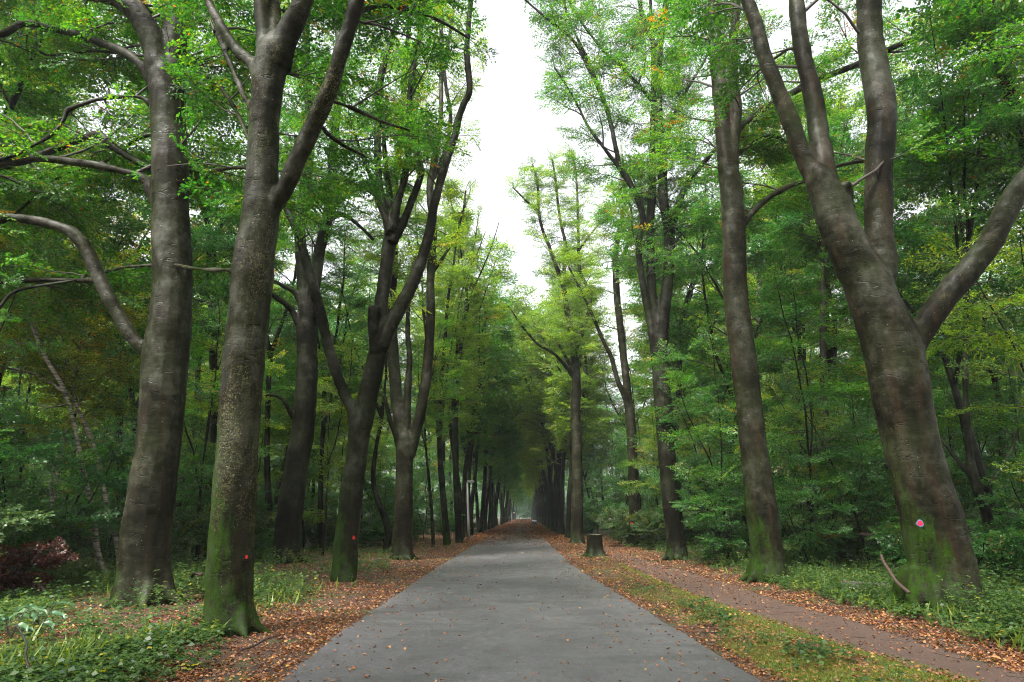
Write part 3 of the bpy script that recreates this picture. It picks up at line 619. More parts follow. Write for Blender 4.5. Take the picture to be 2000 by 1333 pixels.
r3 = traced_tree('beech_tree', 'dark many-stemmed beech right of the path, crossed by light sprays of leaves at mid height',
    [(1322, 1095, 25), (1322, 1067, 21), (1314, 1000, 19.5), (1308, 950, 19), (1303, 900, 18.5), (1299, 850, 19), (1296, 800, 19), (1292, 750, 18), (1289, 700, 17)],
    [([(1290, 720, 16), (1294, 640, 14), (1298, 600, 13), (1304, 550, 12), (1308, 500, 12), (1306, 440, 12), (1296, 395, 10), (1293, 300, 9.5), (1289, 250, 10), (1285, 200, 9.5), (1284, 130, 10), (1290, 80, 8), (1298, 30, 7), (1303, -30, 6)], -.2),
     ([(1286, 720, 14), (1278, 620, 10.5), (1273, 560, 10), (1270, 500, 9.5), (1270, 430, 9), (1273, 380, 9), (1275, 300, 8), (1277, 200, 7), (1275, 100, 5), (1270, 0, 4)], .4),
     ([(1283, 710, 11), (1272, 640, 8.5), (1262, 590, 8), (1250, 520, 7), (1248, 470, 7), (1256, 430, 7), (1246, 390, 7), (1227, 352, 6.5), (1212, 330, 6), (1204, 295, 5.5), (1190, 230, 5), (1172, 180, 5), (1150, 135, 4.5), (1120, 80, 4), (1060, 30, 3), (1020, -5, 2.5)], -.4),
     ([(1214, 335, 5), (1180, 290, 4), (1150, 250, 3.5), (1130, 210, 3), (1105, 165, 2.5), (1083, 132, 2)], -.5),
     ([(1308, 450, 10), (1325, 402, 8), (1340, 362, 6.5), (1365, 330, 5.5), (1390, 300, 5), (1430, 260, 4)], .6),
     ([(1296, 280, 7), (1320, 220, 5), (1345, 170, 4), (1380, 110, 3), (1400, 50, 3)], .4),
     ([(1285, 210, 6), (1252, 172, 4.5), (1212, 130, 4), (1180, 100, 3.5), (1140, 50, 3), (1110, 0, 2.5)], -.3),
     ([(1287, 130, 7), (1277, 85, 6), (1262, 52, 6), (1252, 20, 5), (1247, -20, 5)], .2),
     ([(1172, 180, 4), (1150, 120, 3.5), (1125, 70, 3), (1105, 20, 3), (1100, -40, 2)], .8)],
    BARK_DARK, seed=18, voxel=.04, roots=7, zmin=7.4, dens=.75, Lsec=(1.2, 2.8), ext=4, leaf=LEAF, drop=.05)
r4 = traced_tree('beech_tree', 'slender forked beech with a red dot behind the path, left of the dark many-stemmed beech',
    [(1243, 1069, 19), (1242, 1040, 15), (1241, 1000, 13.5), (1238, 950, 12), (1236, 900, 11), (1234, 850, 10.5), (1230, 800, 10.5)],
    [([(1230, 815, 9), (1222, 780, 6.5), (1205, 740, 5.5), (1195, 700, 5), (1180, 670, 4.5), (1165, 635, 4), (1150, 600, 3.5), (1130, 560, 3), (1110, 520, 2)], -.8),
     ([(1230, 815, 10), (1225, 760, 8.5), (1218, 700, 8), (1212, 640, 8), (1206, 590, 7.5), (1203, 540, 7), (1202, 500, 6.5), (1208, 460, 5.5), (1216, 420, 4.5), (1222, 370, 3.5), (1215, 300, 2.5)], .3),
     ([(1203, 530, 5), (1225, 480, 4), (1235, 430, 3), (1225, 380, 2.5)], .5)],
    BARK_PALE, seed=19, voxel=.045, roots=6, zmin=7.5, dens=.8, Lsec=(1.0, 2.4), leaf=LEAFL, drop=.25)
r5 = traced_tree('beech_tree', 'knobbly upright beech close behind the tree stump, its thin top rising into the open sky',
    [(1128, 1062, 17), (1127, 1030, 13.5), (1127, 960, 12), (1127, 867, 11), (1124, 800, 11), (1126, 740, 9.5), (1124, 700, 8)],
    [([(1124, 720, 8), (1119, 660, 7), (1106, 600, 6), (1100, 560, 5.5), (1086, 520, 4.5), (1072, 480, 4), (1060, 450, 3.5), (1052, 410, 3.5), (1050, 360, 3), (1040, 320, 2)], -.4),
     ([(1102, 580, 5), (1102, 520, 4.5), (1106, 485, 4), (1096, 440, 3.5), (1090, 400, 3.2), (1085, 350, 3), (1078, 310, 2)], .4),
     ([(1122, 690, 6), (1147, 620, 5), (1152, 575, 4.5), (1133, 530, 4), (1130, 470, 3.5), (1128, 400, 3), (1125, 340, 2.5), (1118, 300, 2)], 1.),
     ([(1052, 415, 3), (1025, 390, 2.5), (1000, 365, 2)], -.5),
     ([(1130, 490, 3), (1160, 450, 2.5), (1185, 425, 2)], .3),
     ([(1118, 735, 5), (1100, 710, 4), (1080, 690, 3.5), (1050, 672, 3), (1030, 650, 3), (1015, 630, 2.5), (993, 598, 2)], -1.5),
     ([(1120, 730, 4), (1090, 670, 3.5), (1060, 650, 3), (1040, 635, 2.5)], .8)],
    BARK_PALE, seed=20, voxel=.05, roots=6, zmin=8.5, dens=1.05, Lsec=(.9, 2.2), leaf=LEAFL, drop=.05, nofol=(), spray=(.55, .9))

# slimmer trees that can be told apart
def slim(label, pts, Y, mat=BARK_DARK, seed=1, auto=(3, 17, .35), leaf=LEAF, zmin=5, dens=.8, Lsec=(1., 2.4), cat='tree', name='beech_tree', limbs=(), **kw):
    return traced_tree(name, label, pts, list(limbs), mat, leaf, seed, .045 if Y < 30 else .05, 0, Y=Y, zmin=zmin, dens=dens, Lsec=Lsec, auto=auto, cat=cat, **kw)
slim('straight bare-stemmed young beech between the two big brown beeches on the right', [(1619, 1030, 10), (1617, 980, 10), (1613, 900, 9), (1610, 800, 8.5), (1608, 700, 8), (1608, 600, 7.5), (1606, 520, 7)], 26, BARK, 41, (3, 20, .25), zmin=4.5)
slim('thin wavering tree in the leaves left of the straight young beech', [(1584, 1040, 5.5), (1578, 950, 5.2), (1566, 850, 5), (1561, 750, 4.5), (1562, 650, 4), (1568, 560, 4)], 30, BARK_DARK, 42, (2, 17, .3), zmin=3)
slim('dark crooked tree in the thicket at the right edge, behind the huge leaning beech', [(1938, 1090, 12), (1928, 1010, 11), (1906, 945, 10), (1893, 880, 8), (1888, 800, 7), (1885, 700, 6), (1888, 600, 5.5), (1890, 480, 5)], 17, BARK_DARK, 43, (3, 15, .4), zmin=4, leaf=LEAFD,
     limbs=[([(1905, 945, 6), (1870, 900, 4), (1855, 880, 3), (1830, 850, 2)], .6), ([(1925, 960, 5), (1950, 920, 4), (1975, 880, 3), (1990, 840, 2)], .4)])
slim('pale spotted birch behind the straight brown beech', [(1487, 900, 6), (1486, 800, 5.5), (1482, 700, 5), (1483, 600, 4.5), (1487, 520, 4)], 34, BIRCH, 44, (3, 19, .25), leaf=LEAFL, name='birch_tree', zmin=8)
slim('dark slender tree seen between the lichen-covered beech and the dark smooth beech', [(528, 1060, 8), (525, 980, 7), (521, 900, 6.5), (523, 800, 6), (527, 700, 5.5)], 28, BARK_DARK, 45, zmin=5)
slim('thin tree behind the gap between the smooth dark beech and the forked mossy beech', [(628, 1050, 6), (626, 960, 5.5), (630, 860, 5), (634, 760, 5)], 30, BARK_DARK, 46, zmin=5)
slim('low S-curved dark tree between the forked mossy beech and the many-stemmed beech', [(752, 1076, 8), (759, 1045, 7.5), (749, 1005, 7), (736, 972, 6.5), (729, 935, 6), (733, 885, 5), (745, 820, 4.5), (750, 770, 4)], 30, BARK_DARK, 47, (2, 13, .4), zmin=4, leaf=LEAFD)
slim('thin young tree among low plants on the left verge, just past the mossy roots', [(846, 1066, 4.8), (843, 1000, 4), (838, 940, 3.6), (832, 880, 3.2), (828, 800, 3)], 36, BARK, 48, (2, 12, .4), zmin=4.5)
slim('grey-green beech past the mossy-rooted one, first of the left row further on', [(873, 1062, 9), (869, 1010, 7.2), (863, 940, 6.8), (859, 880, 6.3), (857, 800, 6)], 38.5, BARK_MOSSY, 49, (4, 21, .13), leaf=LEAFL, zmin=6.0, dens=.9, Lsec=(1.2, 3.0))
slim('dark beech standing next behind the grey-green one in the left row', [(897, 1058, 9), (894, 1010, 7.4), (891, 940, 7), (890, 860, 6.5), (888, 790, 6)], 41.5, BARK_DARK, 50, (4, 22, .13), leaf=LEAFL, zmin=6.5, dens=.9, Lsec=(1.2, 3.0))
slim('leaning birch with banded bark among bushes at far left', [(208, 1128, 8), (196, 1100, 7.5), (188, 1060, 6.5), (184, 1020, 6.2), (176, 975, 6), (165, 930, 5.6), (155, 880, 5.2), (145, 830, 5), (130, 775, 4.6), (115, 742, 4.2), (92, 705, 4), (76, 670, 3.2), (57, 622, 2.8)], 17.5, BIRCH, 51, (2, 11, .3), name='birch_tree', leaf=LEAFY, zmin=4.5, Lsec=(.8, 1.8),
     limbs=[([(127, 768, 3), (95, 745, 2.5), (50, 725, 2.5), (0, 718, 2)], .5), ([(135, 790, 2), (100, 795, 2), (60, 790, 1.5)], -.4)])
slim('thinner birch with a dark knot, close to the foot of the leftmost beech', [(232, 1095, 6.5), (226, 1050, 6), (214, 1020, 6), (206, 970, 5), (192, 900, 4.2), (175, 850, 3.8), (152, 800, 3.5), (140, 762, 3)], 18.5, BIRCH, 52, (2, 9, .3), name='birch_tree', leaf=LEAFY, zmin=4.5, Lsec=(.8, 1.8))
slim('short pale birch stem by the yellow post', [(112, 1085, 6), (106, 1040, 5), (104, 990, 4), (99, 950, 3.5)], 20, BIRCH, 53, (2, 8, .3), name='birch_tree', leaf=LEAFY, zmin=3, Lsec=(.8, 1.8))

# ------------------------------------------------------------------ the wood: repeats
PARK = (0, -500, 0)
def forest_tree(seed, H, r0, zlow, spread, nst, leaf, bark, dens=.7, Lsec=(1.4, 3.2), fork=(.4, .6), lib=SPRAYS_BIG, sp=(.8, 1.3), keep=None, lean=.06, name='forest_tree', cat='tree', sub=.5, lift=(.05, .75), tshift=0.):
    rng = np.random.default_rng(seed); root = empty(name, (0, 0, 0), 'x', cat)
    hf = H*rng.uniform(*fork); P, R = wander(rng, (0, 0, -.4), (rng.normal(0, lean), rng.normal(0, lean), 1), hf+.4, 9, .05, .05, r0, r0*.68)
    R[0] *= 1.5; R[1] *= 1.12
    tr = Acc(); C = crom(np.hstack([P, R[:, None]]), 3); tube(tr, C[:, :3], C[:, 3], 10, .05, rng, cap=False)
    fol = [(P, R)]
    for q in range(nst):
        a = 6.28*q/nst+rng.uniform(-.5, .5); k = len(P)-1-(q % 3 if nst > 1 else 0); h = (H-P[k, 2])*rng.uniform(.8, 1.05)
        B, BR = wander(rng, P[k], norm(np.array([math.cos(a)*spread, math.sin(a)*spread, 1.])), h, 9, .10, .07, R[k]*.8, .012)
        tube(tr, B, BR, 8, .05, rng, cap=False); fol.append((B, BR))
    tr.build('trunk', bark, root, smooth=True)
    bt, SP, SD, SS = foliage(rng, fol, dens, zlow, Lsec, lift, sp, sub=sub)
    o, n = crown_mesh('c', rng, bt, SP, SD, SS, leaf, root, (0, 0, 0), keep, lib=lib, tshift=tshift)
    root['nl'] = n
    return root
def hang(kx):                    # crown that keeps to its own side of the road
    return lambda p: p[:, 0] < kx+np.interp(p[:, 2], [0, 14, 22], [0, 1.5, 3.5])
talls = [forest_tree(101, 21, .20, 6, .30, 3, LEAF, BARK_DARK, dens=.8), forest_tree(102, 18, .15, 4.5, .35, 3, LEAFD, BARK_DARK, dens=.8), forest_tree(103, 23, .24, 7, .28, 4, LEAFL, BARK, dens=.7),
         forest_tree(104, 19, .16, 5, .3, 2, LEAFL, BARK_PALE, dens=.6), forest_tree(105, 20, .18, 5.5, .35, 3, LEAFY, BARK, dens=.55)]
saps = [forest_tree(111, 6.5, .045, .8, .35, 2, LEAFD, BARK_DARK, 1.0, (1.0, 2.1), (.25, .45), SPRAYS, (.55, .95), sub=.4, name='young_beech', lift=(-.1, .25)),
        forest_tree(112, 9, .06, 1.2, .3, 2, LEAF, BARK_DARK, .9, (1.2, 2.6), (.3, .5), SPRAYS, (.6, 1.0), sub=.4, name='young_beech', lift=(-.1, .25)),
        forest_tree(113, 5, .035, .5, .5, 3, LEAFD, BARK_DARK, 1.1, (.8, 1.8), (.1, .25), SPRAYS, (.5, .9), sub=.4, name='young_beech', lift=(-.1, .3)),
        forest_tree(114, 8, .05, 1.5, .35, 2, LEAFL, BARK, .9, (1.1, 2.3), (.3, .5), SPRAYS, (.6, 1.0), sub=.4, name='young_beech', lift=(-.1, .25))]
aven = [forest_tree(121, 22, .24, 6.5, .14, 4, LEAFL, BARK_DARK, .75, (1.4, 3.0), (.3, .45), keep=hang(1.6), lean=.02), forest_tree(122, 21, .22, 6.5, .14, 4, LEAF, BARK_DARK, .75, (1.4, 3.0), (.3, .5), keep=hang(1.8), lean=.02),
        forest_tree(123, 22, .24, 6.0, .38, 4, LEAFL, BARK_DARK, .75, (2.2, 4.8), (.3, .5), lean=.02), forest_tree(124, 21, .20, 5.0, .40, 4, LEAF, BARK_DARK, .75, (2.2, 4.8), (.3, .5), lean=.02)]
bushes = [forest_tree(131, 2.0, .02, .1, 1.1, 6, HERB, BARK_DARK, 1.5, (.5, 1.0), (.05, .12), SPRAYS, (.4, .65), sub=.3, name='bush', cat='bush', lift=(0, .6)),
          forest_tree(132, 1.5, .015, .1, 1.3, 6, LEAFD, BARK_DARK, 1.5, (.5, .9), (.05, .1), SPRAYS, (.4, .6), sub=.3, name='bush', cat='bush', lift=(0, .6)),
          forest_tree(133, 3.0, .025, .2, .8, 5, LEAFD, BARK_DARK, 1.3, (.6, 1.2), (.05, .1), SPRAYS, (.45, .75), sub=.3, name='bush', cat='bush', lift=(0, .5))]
print('leaves', [r['nl'] for r in talls+saps+aven+bushes], NLEAF)
frng = np.random.default_rng(77); first = set()
def put(proto, x, y, rz, s, label, group):
    z = float(gz(x, y))-.02
    if id(proto) not in first:
        first.add(id(proto)); del proto['nl']
        proto.location = (x, y, z); proto.rotation_euler = (0, 0, rz); proto.scale = (s, s, s); proto['label'] = label; proto['group'] = group; return proto
    r = copy_tree(proto, (x, y, z), rz, s, label, group); return r
taken = [(o.location.x, o.location.y) for o in COL.objects if o.parent is None and o.type == 'EMPTY' and o.location.y > 5]
def free(x, y, d): return all((x-a)**2+(y-b)**2 > d*d for a, b in taken)
# unseen beeches added beside and behind the camera to shade near trunks and ground
for i_, (x, yy) in enumerate(((-5.2, 1.5), (6.8, 3.5), (-5.0, -7), (5.4, -6), (-5.5, -14), (5.8, -14), (-12, -12), (12, -12), (-5.2, -21), (5.6, -22))):
    put(aven[i_ % 2 if abs(x) < 8 else 2+i_ % 2], x, yy, (0 if x < 0 else math.pi), 1.05, 'unseen tall beech added beside the camera for shade', 'added shade beeches around the camera')
# the two rows of the avenue
y = 45.5; k = 0
while y < 300:
    near = y < 55
    for sd in (-1, 1):
        if sd == 1 and y < 47: continue
        x = (rl(y)-1.55 if sd < 0 else rr(y)+1.9)+frng.uniform(-.3, .3); yy = y+frng.uniform(-.8, .8)+(2 if sd > 0 else 0)
        p = aven[k % 2] if near else aven[2+k % 2]; k += 1
        rz = (0 if sd < 0 else math.pi)+(frng.uniform(-.3, .3) if near else frng.uniform(0, 6.28))
        put(p, x, yy, rz, frng.uniform(.88, 1.1), 'dark distant beech in the left row of the avenue' if sd < 0 else 'dark distant beech in the right row of the avenue', 'far beeches of the left row' if sd < 0 else 'far beeches of the right row')
        taken.append((x, yy))
    y += 4.2 if y < 70 else (5.2 if y < 140 else 8)
def inview(x, y, m=5): return abs(x) < .78*y+m
def grid(step, x0, x1, y0, y1):
    for yy in np.arange(y0, y1, step):
        for xx in np.arange(x0, x1, step): yield xx+frng.uniform(-.42, .42)*step, yy+frng.uniform(-.42, .42)*step
nT = nS = nB = 0
for sd in (-1, 1):
    side = 'left' if sd < 0 else 'right'
    for (st, xa, xb, ya, yb) in ((5.7, 10.5, 46, 12, 62), (9.5, 8, 75, 64, 130)):
        for dx, yy in grid(st, xa, xb, ya, yb):
            x = float(xc(yy))+sd*dx
            if not inview(x, yy) or not free(x, yy, 2.2) or (yy < 19 and abs(x) < 12.5): continue
            p = talls[frng.choice(5, p=[.28, .27, .17, .13, .15] if sd < 0 else [.33, .32, .2, .1, .05])]
            put(p, x, yy, frng.uniform(0, 6.28), frng.uniform(.8, 1.12), f'tall thin-stemmed tree deep in the wood on the {side}', f'tall trees in the {side} wood'); taken.append((x, yy)); nT += 1
    for (st, xa, xb, ya, yb) in ((3.2, 8.3, 30, 12, 46), (6.5, 8.0, 48, 46, 92)):
        for dx, yy in grid(st, xa, xb, ya, yb):
            x = float(xc(yy))+sd*dx
            if not inview(x, yy, 3) or not free(x, yy, 1.3): continue
            if yy < 20 and dx < (11 if sd < 0 else 10): continue
            p = saps[frng.choice(4, p=[.3, .3, .25, .15])]
            put(p, x, yy, frng.uniform(0, 6.28), frng.uniform(.8, 1.2), f'young beech with low level sprays of leaves in the {side} thicket', f'young beeches of the {side} thicket'); nS += 1
    for (st, xa, xb, ya, yb) in ((2.6, 8.2, 22, 13, 40), (4.5, 5.5, 34, 40, 80)):
        for dx, yy in grid(st, xa, xb, ya, yb):
            x = float(xc(yy))+sd*dx
            if not inview(x, yy, 2) or not free(x, yy, .9) or frng.random() < .25: continue
            if (sd < 0 and dx < 9.5 and yy < 26) or (sd > 0 and yy < 14.5 and dx < 10.5): continue
            p = bushes[frng.choice(3)]
            put(p, x, yy, frng.uniform(0, 6.28), frng.uniform(.7, 1.15), f'leafy green bush in the undergrowth of the {side} wood', f'bushes under the {side} wood'); nB += 1
print('forest', nT, nS, nB)
# two bushes one can point to
b = gnd(1195, 1060); put(bushes[0], b[0]+.2, 37.5, .4, 1.0, 'round pale green bush behind the slender forked beech and the stump', 'bushes by the path')
b = gnd(1270, 1062); put(bushes[1], b[0], 34., 1.4, 1.15, 'spreading bush between the slender forked beech and the dark many-stemmed one', 'bushes by the path')

# far-off wood that reads as one mass
def leaf_cloud(name, P, size, mat, rng, cat, label, tshift=0, flat=.5, width=.7):
    n = len(P); d = norm(rng.normal(0, 1, (n, 3))*[1, 1, .35]); nn = norm(rng.normal(0, flat, (n, 3))+[0, 0, 1]); s = size*rng.uniform(.6, 1.3, n)
    V, Q, k = leaf_verts(P, d, nn, s, width); t = np.clip(rng.normal(.4, .2, n)+tshift, 0, .93)
    return tag(mesh(name, V, Q, mat, None, np.repeat(t, k)), label, cat, kind='stuff')
def clumps(rng, C, R, n): 
    i = rng.integers(0, len(C), n); u = norm(rng.normal(0, 1, (n, 3)))*(rng.random((n, 1))**.45); return C[i]+u*R[i][:, None]*[1, 1, .55]
r_ = np.random.default_rng(5); cs = []
for sd in (-1, 1):
    m = 900; dx = r_.uniform(8, 120, m); yy = r_.uniform(85, 175, m)
    cs.append(np.stack([xc(yy)+sd*dx, yy, r_.uniform(.5, 15, m)], -1))
m = 700; cs.append(np.stack([r_.uniform(-20, 40, m), r_.uniform(305, 350, m), r_.uniform(0, 22, m)], -1))
m = 500; yy = r_.uniform(120, 300, m); sg = r_.choice([-1, 1], m); cs.append(np.stack([xc(yy)+sg*r_.uniform(5.5, 22, m), yy, r_.uniform(.5, 19, m)], -1))
m = 260; yy = r_.uniform(215, 300, m); cs.append(np.stack([xc(yy)+r_.uniform(-6, 6, m), yy, r_.uniform(6.5, 18, m)], -1))
m = 200; cs.append(np.stack([r_.uniform(-3, 14, m), r_.uniform(296, 306, m), r_.uniform(1, 9, m)], -1))
cs = np.vstack(cs); P = clumps(r_, cs, r_.uniform(1.6, 3.6, len(cs)), 190000)
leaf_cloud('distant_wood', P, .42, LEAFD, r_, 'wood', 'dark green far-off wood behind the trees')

# ------------------------------------------------------------------ ground cover, grass, fallen leaves
g_ = np.random.default_rng(21)
def make_herb(rng, kind):
    p, d, n, s, seg = [], [], [], [], []
    for q in range(rng.integers(4, 8) if kind < 3 else 3):
        a = rng.uniform(0, 6.28); tilt = rng.uniform(.2, .9); h = rng.uniform(.06, .16) if kind < 2 else rng.uniform(.2, .42)
        e = np.array([math.cos(a)*tilt*h, math.sin(a)*tilt*h, h]); seg.append((np.zeros(3), e, .0025))
        for w_ in range(3 if kind < 2 else 7):
            t = 1 if w_ < 3 else rng.uniform(.3, .95); la = a+(w_-1)*1.5+rng.normal(0, .3); p.append(e*t); d.append([math.cos(la), math.sin(la), rng.uniform(-.35, .35)]); n.append([rng.normal(0, .35), rng.normal(0, .35), 1]); s.append(rng.uniform(.028, .06)*(1.25 if kind == 1 else 1))
    return dict(p=np.array(p), d=norm(d), n=norm(n), s=np.array(s), seg=np.array([[*a, *b, r] for a, b, r in seg]))
HB = [make_herb(g_, k % 2) for k in range(6)]; HBT = [make_herb(g_, 2) for k in range(4)]
def scatter(n, x0, x1, y0, y1, f, p=1.6):
    """n tries, denser towards the camera; f gives the share kept"""
    u = g_.random(n); y = (y0**(1-p)+u*(y1**(1-p)-y0**(1-p)))**(1/(1-p)) if p != 1 else y0*(y1/y0)**u
    x = g_.uniform(0, 1, n)*(x1(y)-x0(y))+x0(y); k = g_.random(n) < f(x, y); x, y = x[k], y[k]
    return np.stack([x, y, gz(x, y)], -1)
ss = lambda v, a, b: np.clip((v-a)/(b-a), 0, 1)**2*(3-2*np.clip((v-a)/(b-a), 0, 1))
patch = lambda x, y: .5+.5*wob(x*1.7+3, y*1.3)
fl = lambda x, y: ss(rl(y)-x, .75, 1.9)*(.12+.88*ss(patch(x, y)+ss(rl(y)-x, 2, 6)*.30*ss(y, 8, 12), .50, .85))
fr_ = lambda x, y: ss(x-pr(y), .45, 1.3)*(.4+.6*ss(patch(x, y)+ss(x-pr(y), 1, 3)*.4, .3, .6))
fm = lambda x, y: ss(x-rr(y), .25, .8)*ss(pl(y)-x, .15, .6)*ss(patch(x*1.3, y*1.9), .38, .66)*np.interp(y, [6, 12, 20], [.9, .5, .10])
def herb_obj(name, P, lib, mat, sc_, label, keep=None, tshift=0, cat='plants'):
    n = len(P); D = np.stack([np.cos(a := g_.uniform(0, 6.28, n)), np.sin(a), np.zeros(n)], -1)
    L, seg = place_sprays(g_, P, D, g_.uniform(*sc_, n), lib, .12)
    V, Q, k = leaf_verts(L[0], L[1], L[2], L[3], .75, .1, fine=False); a = Acc(); T = np.repeat(np.clip(L[4]+tshift, 0, 1), k)
    mesh_ = mesh(name, V, Q, mat, None, T); return tag(mesh_, label, cat, kind='stuff')
_b0, _b1 = gnd(1625, 1152), gnd(1745, 1160)
fr0 = fr_
fr_ = lambda x, y: fr0(x, y)*~((x > _b0[0]-.1) & (x < _b1[0]+.1) & (y > _b1[1]-.35) & (y < _b0[1]+.1))
P = np.vstack([scatter(12500, lambda y: -y*.80-2.5, lambda y: rl(y)-.7, 5, 40, fl), scatter(15000, lambda y: pr(y)+.4, lambda y: y*.80+2.5, 6, 40, fr_), scatter(1300, lambda y: rr(y)+.2, lambda y: pl(y), 5.5, 30, fm)])
herb_obj('ground_cover', P, HB, HERB, (.85, 1.5), 'low green leafy ground cover on both sides of the road')
tl = lambda x, y: fl(x, y)*ss(rl(y)-x, 1.3, 2.6)*ss(patch(x*.8+5, y*.8), .35, .6)*ss(y, 9, 13)
tr_ = lambda x, y: fr_(x, y)*ss(x-pr(y), .9, 1.8)*ss(patch(x*.9+1, y*.9), .25, .6)
P = np.vstack([scatter(5000, lambda y: -y*.80-2.5, lambda y: rl(y)-.7, 8, 45, tl, 1.2), scatter(5500, lambda y: pr(y)+.4, lambda y: y*.80+2.5, 7, 45, tr_, 1.2)])
herb_obj('tall_herbs', P, HBT, HERB, (.8, 1.6), 'knee-high leafy plants under the trees', tshift=.06)
# grass: thin upright blades
def grass(name, P, hgt, label, tsh=0.):
    n = len(P); d = norm(g_.normal(0, .45, (n, 3))*[1, 1, 0]+[0, 0, 1]); nn = norm(g_.normal(0, 1, (n, 3))*[1, 1, .1])
    V, Q, k = leaf_verts(P, d, nn, g_.uniform(.5, 1.2, n)*hgt, .09, .02); return tag(mesh(name, V, Q, GRASS, None, np.repeat(np.clip(g_.normal(.4, .25, n)+tsh, 0, .93), k)), label, 'grass', kind='stuff')
edge = lambda x, y: np.exp(-((x-pl(y)+.02)/.11)**2)*ss(patch(x*3, y*.9), .2, .5)+.85*ss(x-rr(y), .1, .4)*ss(patch(x*2+9, y*2), .25, .6)*np.interp(y, [5, 10, 20], [1, .55, .1])
P = scatter(250000, lambda y: rr(y)+.05, lambda y: pl(y)+.25, 5.5, 28, edge, 1.5)
grass('grass_edge', P, .045, 'short green grass and moss along the near edge of the footpath')
P = np.vstack([scatter(16000, lambda y: -y*.6-2, lambda y: rl(y)-.8, 7, 34, lambda x, y: fl(x, y)*ss(patch(x+8, y*.7), .45, .7)*.8, 1.2), scatter(9000, lambda y: pr(y)+.5, lambda y: y*.7+2, 7, 34, lambda x, y: fr_(x, y)*.5, 1.2)])
grass('grass', P, .30, 'thin long grass among the plants beside the trees')
# fallen leaves
def litter(name, P, size, label, flat=.5, lift=.012, tsh=0., fine=True):
    n = len(P); P = P+np.stack([np.zeros(n), np.zeros(n), g_.uniform(.004, lift, n)], -1); a = g_.uniform(0, 6.28, n)
    d = norm(np.stack([np.cos(a), np.sin(a), g_.normal(0, .22, n)], -1)); nn = norm(np.stack([g_.normal(0, flat, n), g_.normal(0, flat, n), np.ones(n)], -1)); s_ = size(P)*g_.uniform(.6, 1.25, n)
    P = P+np.stack([np.zeros(n), np.zeros(n), np.abs(d[:, 2])*s_*.5], -1)
    V, Q, k = leaf_verts(P, d, nn, s_, .68, .16, fine=fine); return tag(mesh(name, V, Q, LITTER, None, np.repeat(np.clip(g_.normal(.45, .23, n)+tsh, 0, 1), k)), label, 'fallen leaves', kind='stuff')
def dens_side(x, y):
    L = rl(y)-x; R_ = x-rr(y); inpath = (x > pl(y)) & (x < pr(y)); d = np.zeros_like(x)
    d = np.where(L > -.12, 1.0*ss(L, -.12, .15)*(1-.5*ss(L, .9, 2.6))*(1-.6*ss(L, 4, 8))*(.35+.65*ss(patch(x*2, y*1.4), .3, .6)), d)
    m = (R_ > -.10) & (x < pl(y)); d = np.where(m, ss(R_, -.10, .12)*(.45+.55*ss(patch(x*2+4, y*1.5), .25, .6))*np.interp(y, [5, 9, 16], [.5, .7, 1]), d)
    e = np.minimum(x-pl(y), pr(y)-x); d = np.where(inpath, np.interp(y, [8, 14, 22, 40], [.035, .07, .35, .8])+.5*(1-ss(e, 0, .22)), d)
    R2 = x-pr(y); d = np.where(R2 > 0, .95*(1-.8*ss(R2, .7, 2.2))*(.5+.5*ss(patch(x*2, y*2+3), .3, .6)), d); return d
size_ = lambda P: np.interp(P[:, 1], [5, 14, 40, 120], [.042, .048, .075, .20])
P = scatter(210000, lambda y: rl(y)-np.minimum(9, y*.5), lambda y: np.minimum(pr(y)+3.2, y*.8+2), 5.2, 60, dens_side, 1.5)
P[:, 2] = np.maximum(P[:, 2], np.where((P[:, 0] > rl(P[:, 1])+.03) & (P[:, 0] < rr(P[:, 1])-.03), .034, np.where((P[:, 0] > pl(P[:, 1])) & (P[:, 0] < pr(P[:, 1])), .02, 0)))
litter('fallen_leaves', P, size_, 'orange and brown fallen beech leaves covering the verges and path edges')
P = scatter(2700, lambda y: rl(y)+.05, lambda y: rr(y)-.05, 5.4, 46, lambda x, y: np.clip(.25+.75*np.abs(x-xc(y))/2.2, 0, 1)**1.5*(.3+.7*patch(x*2, y)), 1.15); P[:, 2] = .034
litter('leaves_on_road', P, lambda P: np.interp(P[:, 1], [5, 20, 46], [.045, .06, .09]), 'single brown leaves scattered over the wet asphalt', .25, .006)
band = lambda x, y: (.25+.75*np.abs(x-xc(y))/2.4)*ss(patch(x*.4, y*.35)+.25, .2, .7)*np.interp(y, [38, 50, 60], [.1, .6, 1])
P = scatter(42000, lambda y: rl(y)-1.3, lambda y: rr(y)+1.6, 38, 290, band, 1.0); P[:, 2] = .036
litter('leaf_drift', P, lambda P: np.interp(P[:, 1], [38, 60, 150, 290], [.09, .12, .22, .32]), 'orange leaves lying thick across the far road', .3, .01, tsh=-.08, fine=False)
r2_ = np.random.default_rng(8)
# twigs lying about
tw = Acc()
for q in range(260):
    y = r2_.uniform(6, 26); x = r2_.choice([r2_.uniform(rl(y)-4, rl(y)-.3), r2_.uniform(rr(y)+.3, pr(y)+2)]); a = r2_.uniform(0, 6.28); L = r2_.uniform(.1, .5); z = float(gz(x, y))+.02
    B, BR = wander(r2_, (x, y, z), (math.cos(a), math.sin(a), 0), L, 4, .12, 0, r2_.uniform(.003, .008), .002); B[:, 2] = np.maximum(B[:, 2], z); tube(tw, B, BR, 5)
tag(tw.build('fallen_twigs', TWIG), 'small dark twigs scattered among the fallen leaves', 'twigs', kind='stuff')

# ------------------------------------------------------------------ single things
def single(name, acc, mat, label, cat, **k): o = acc.build(name, mat, smooth=True); return tag(o, label, cat, **k)
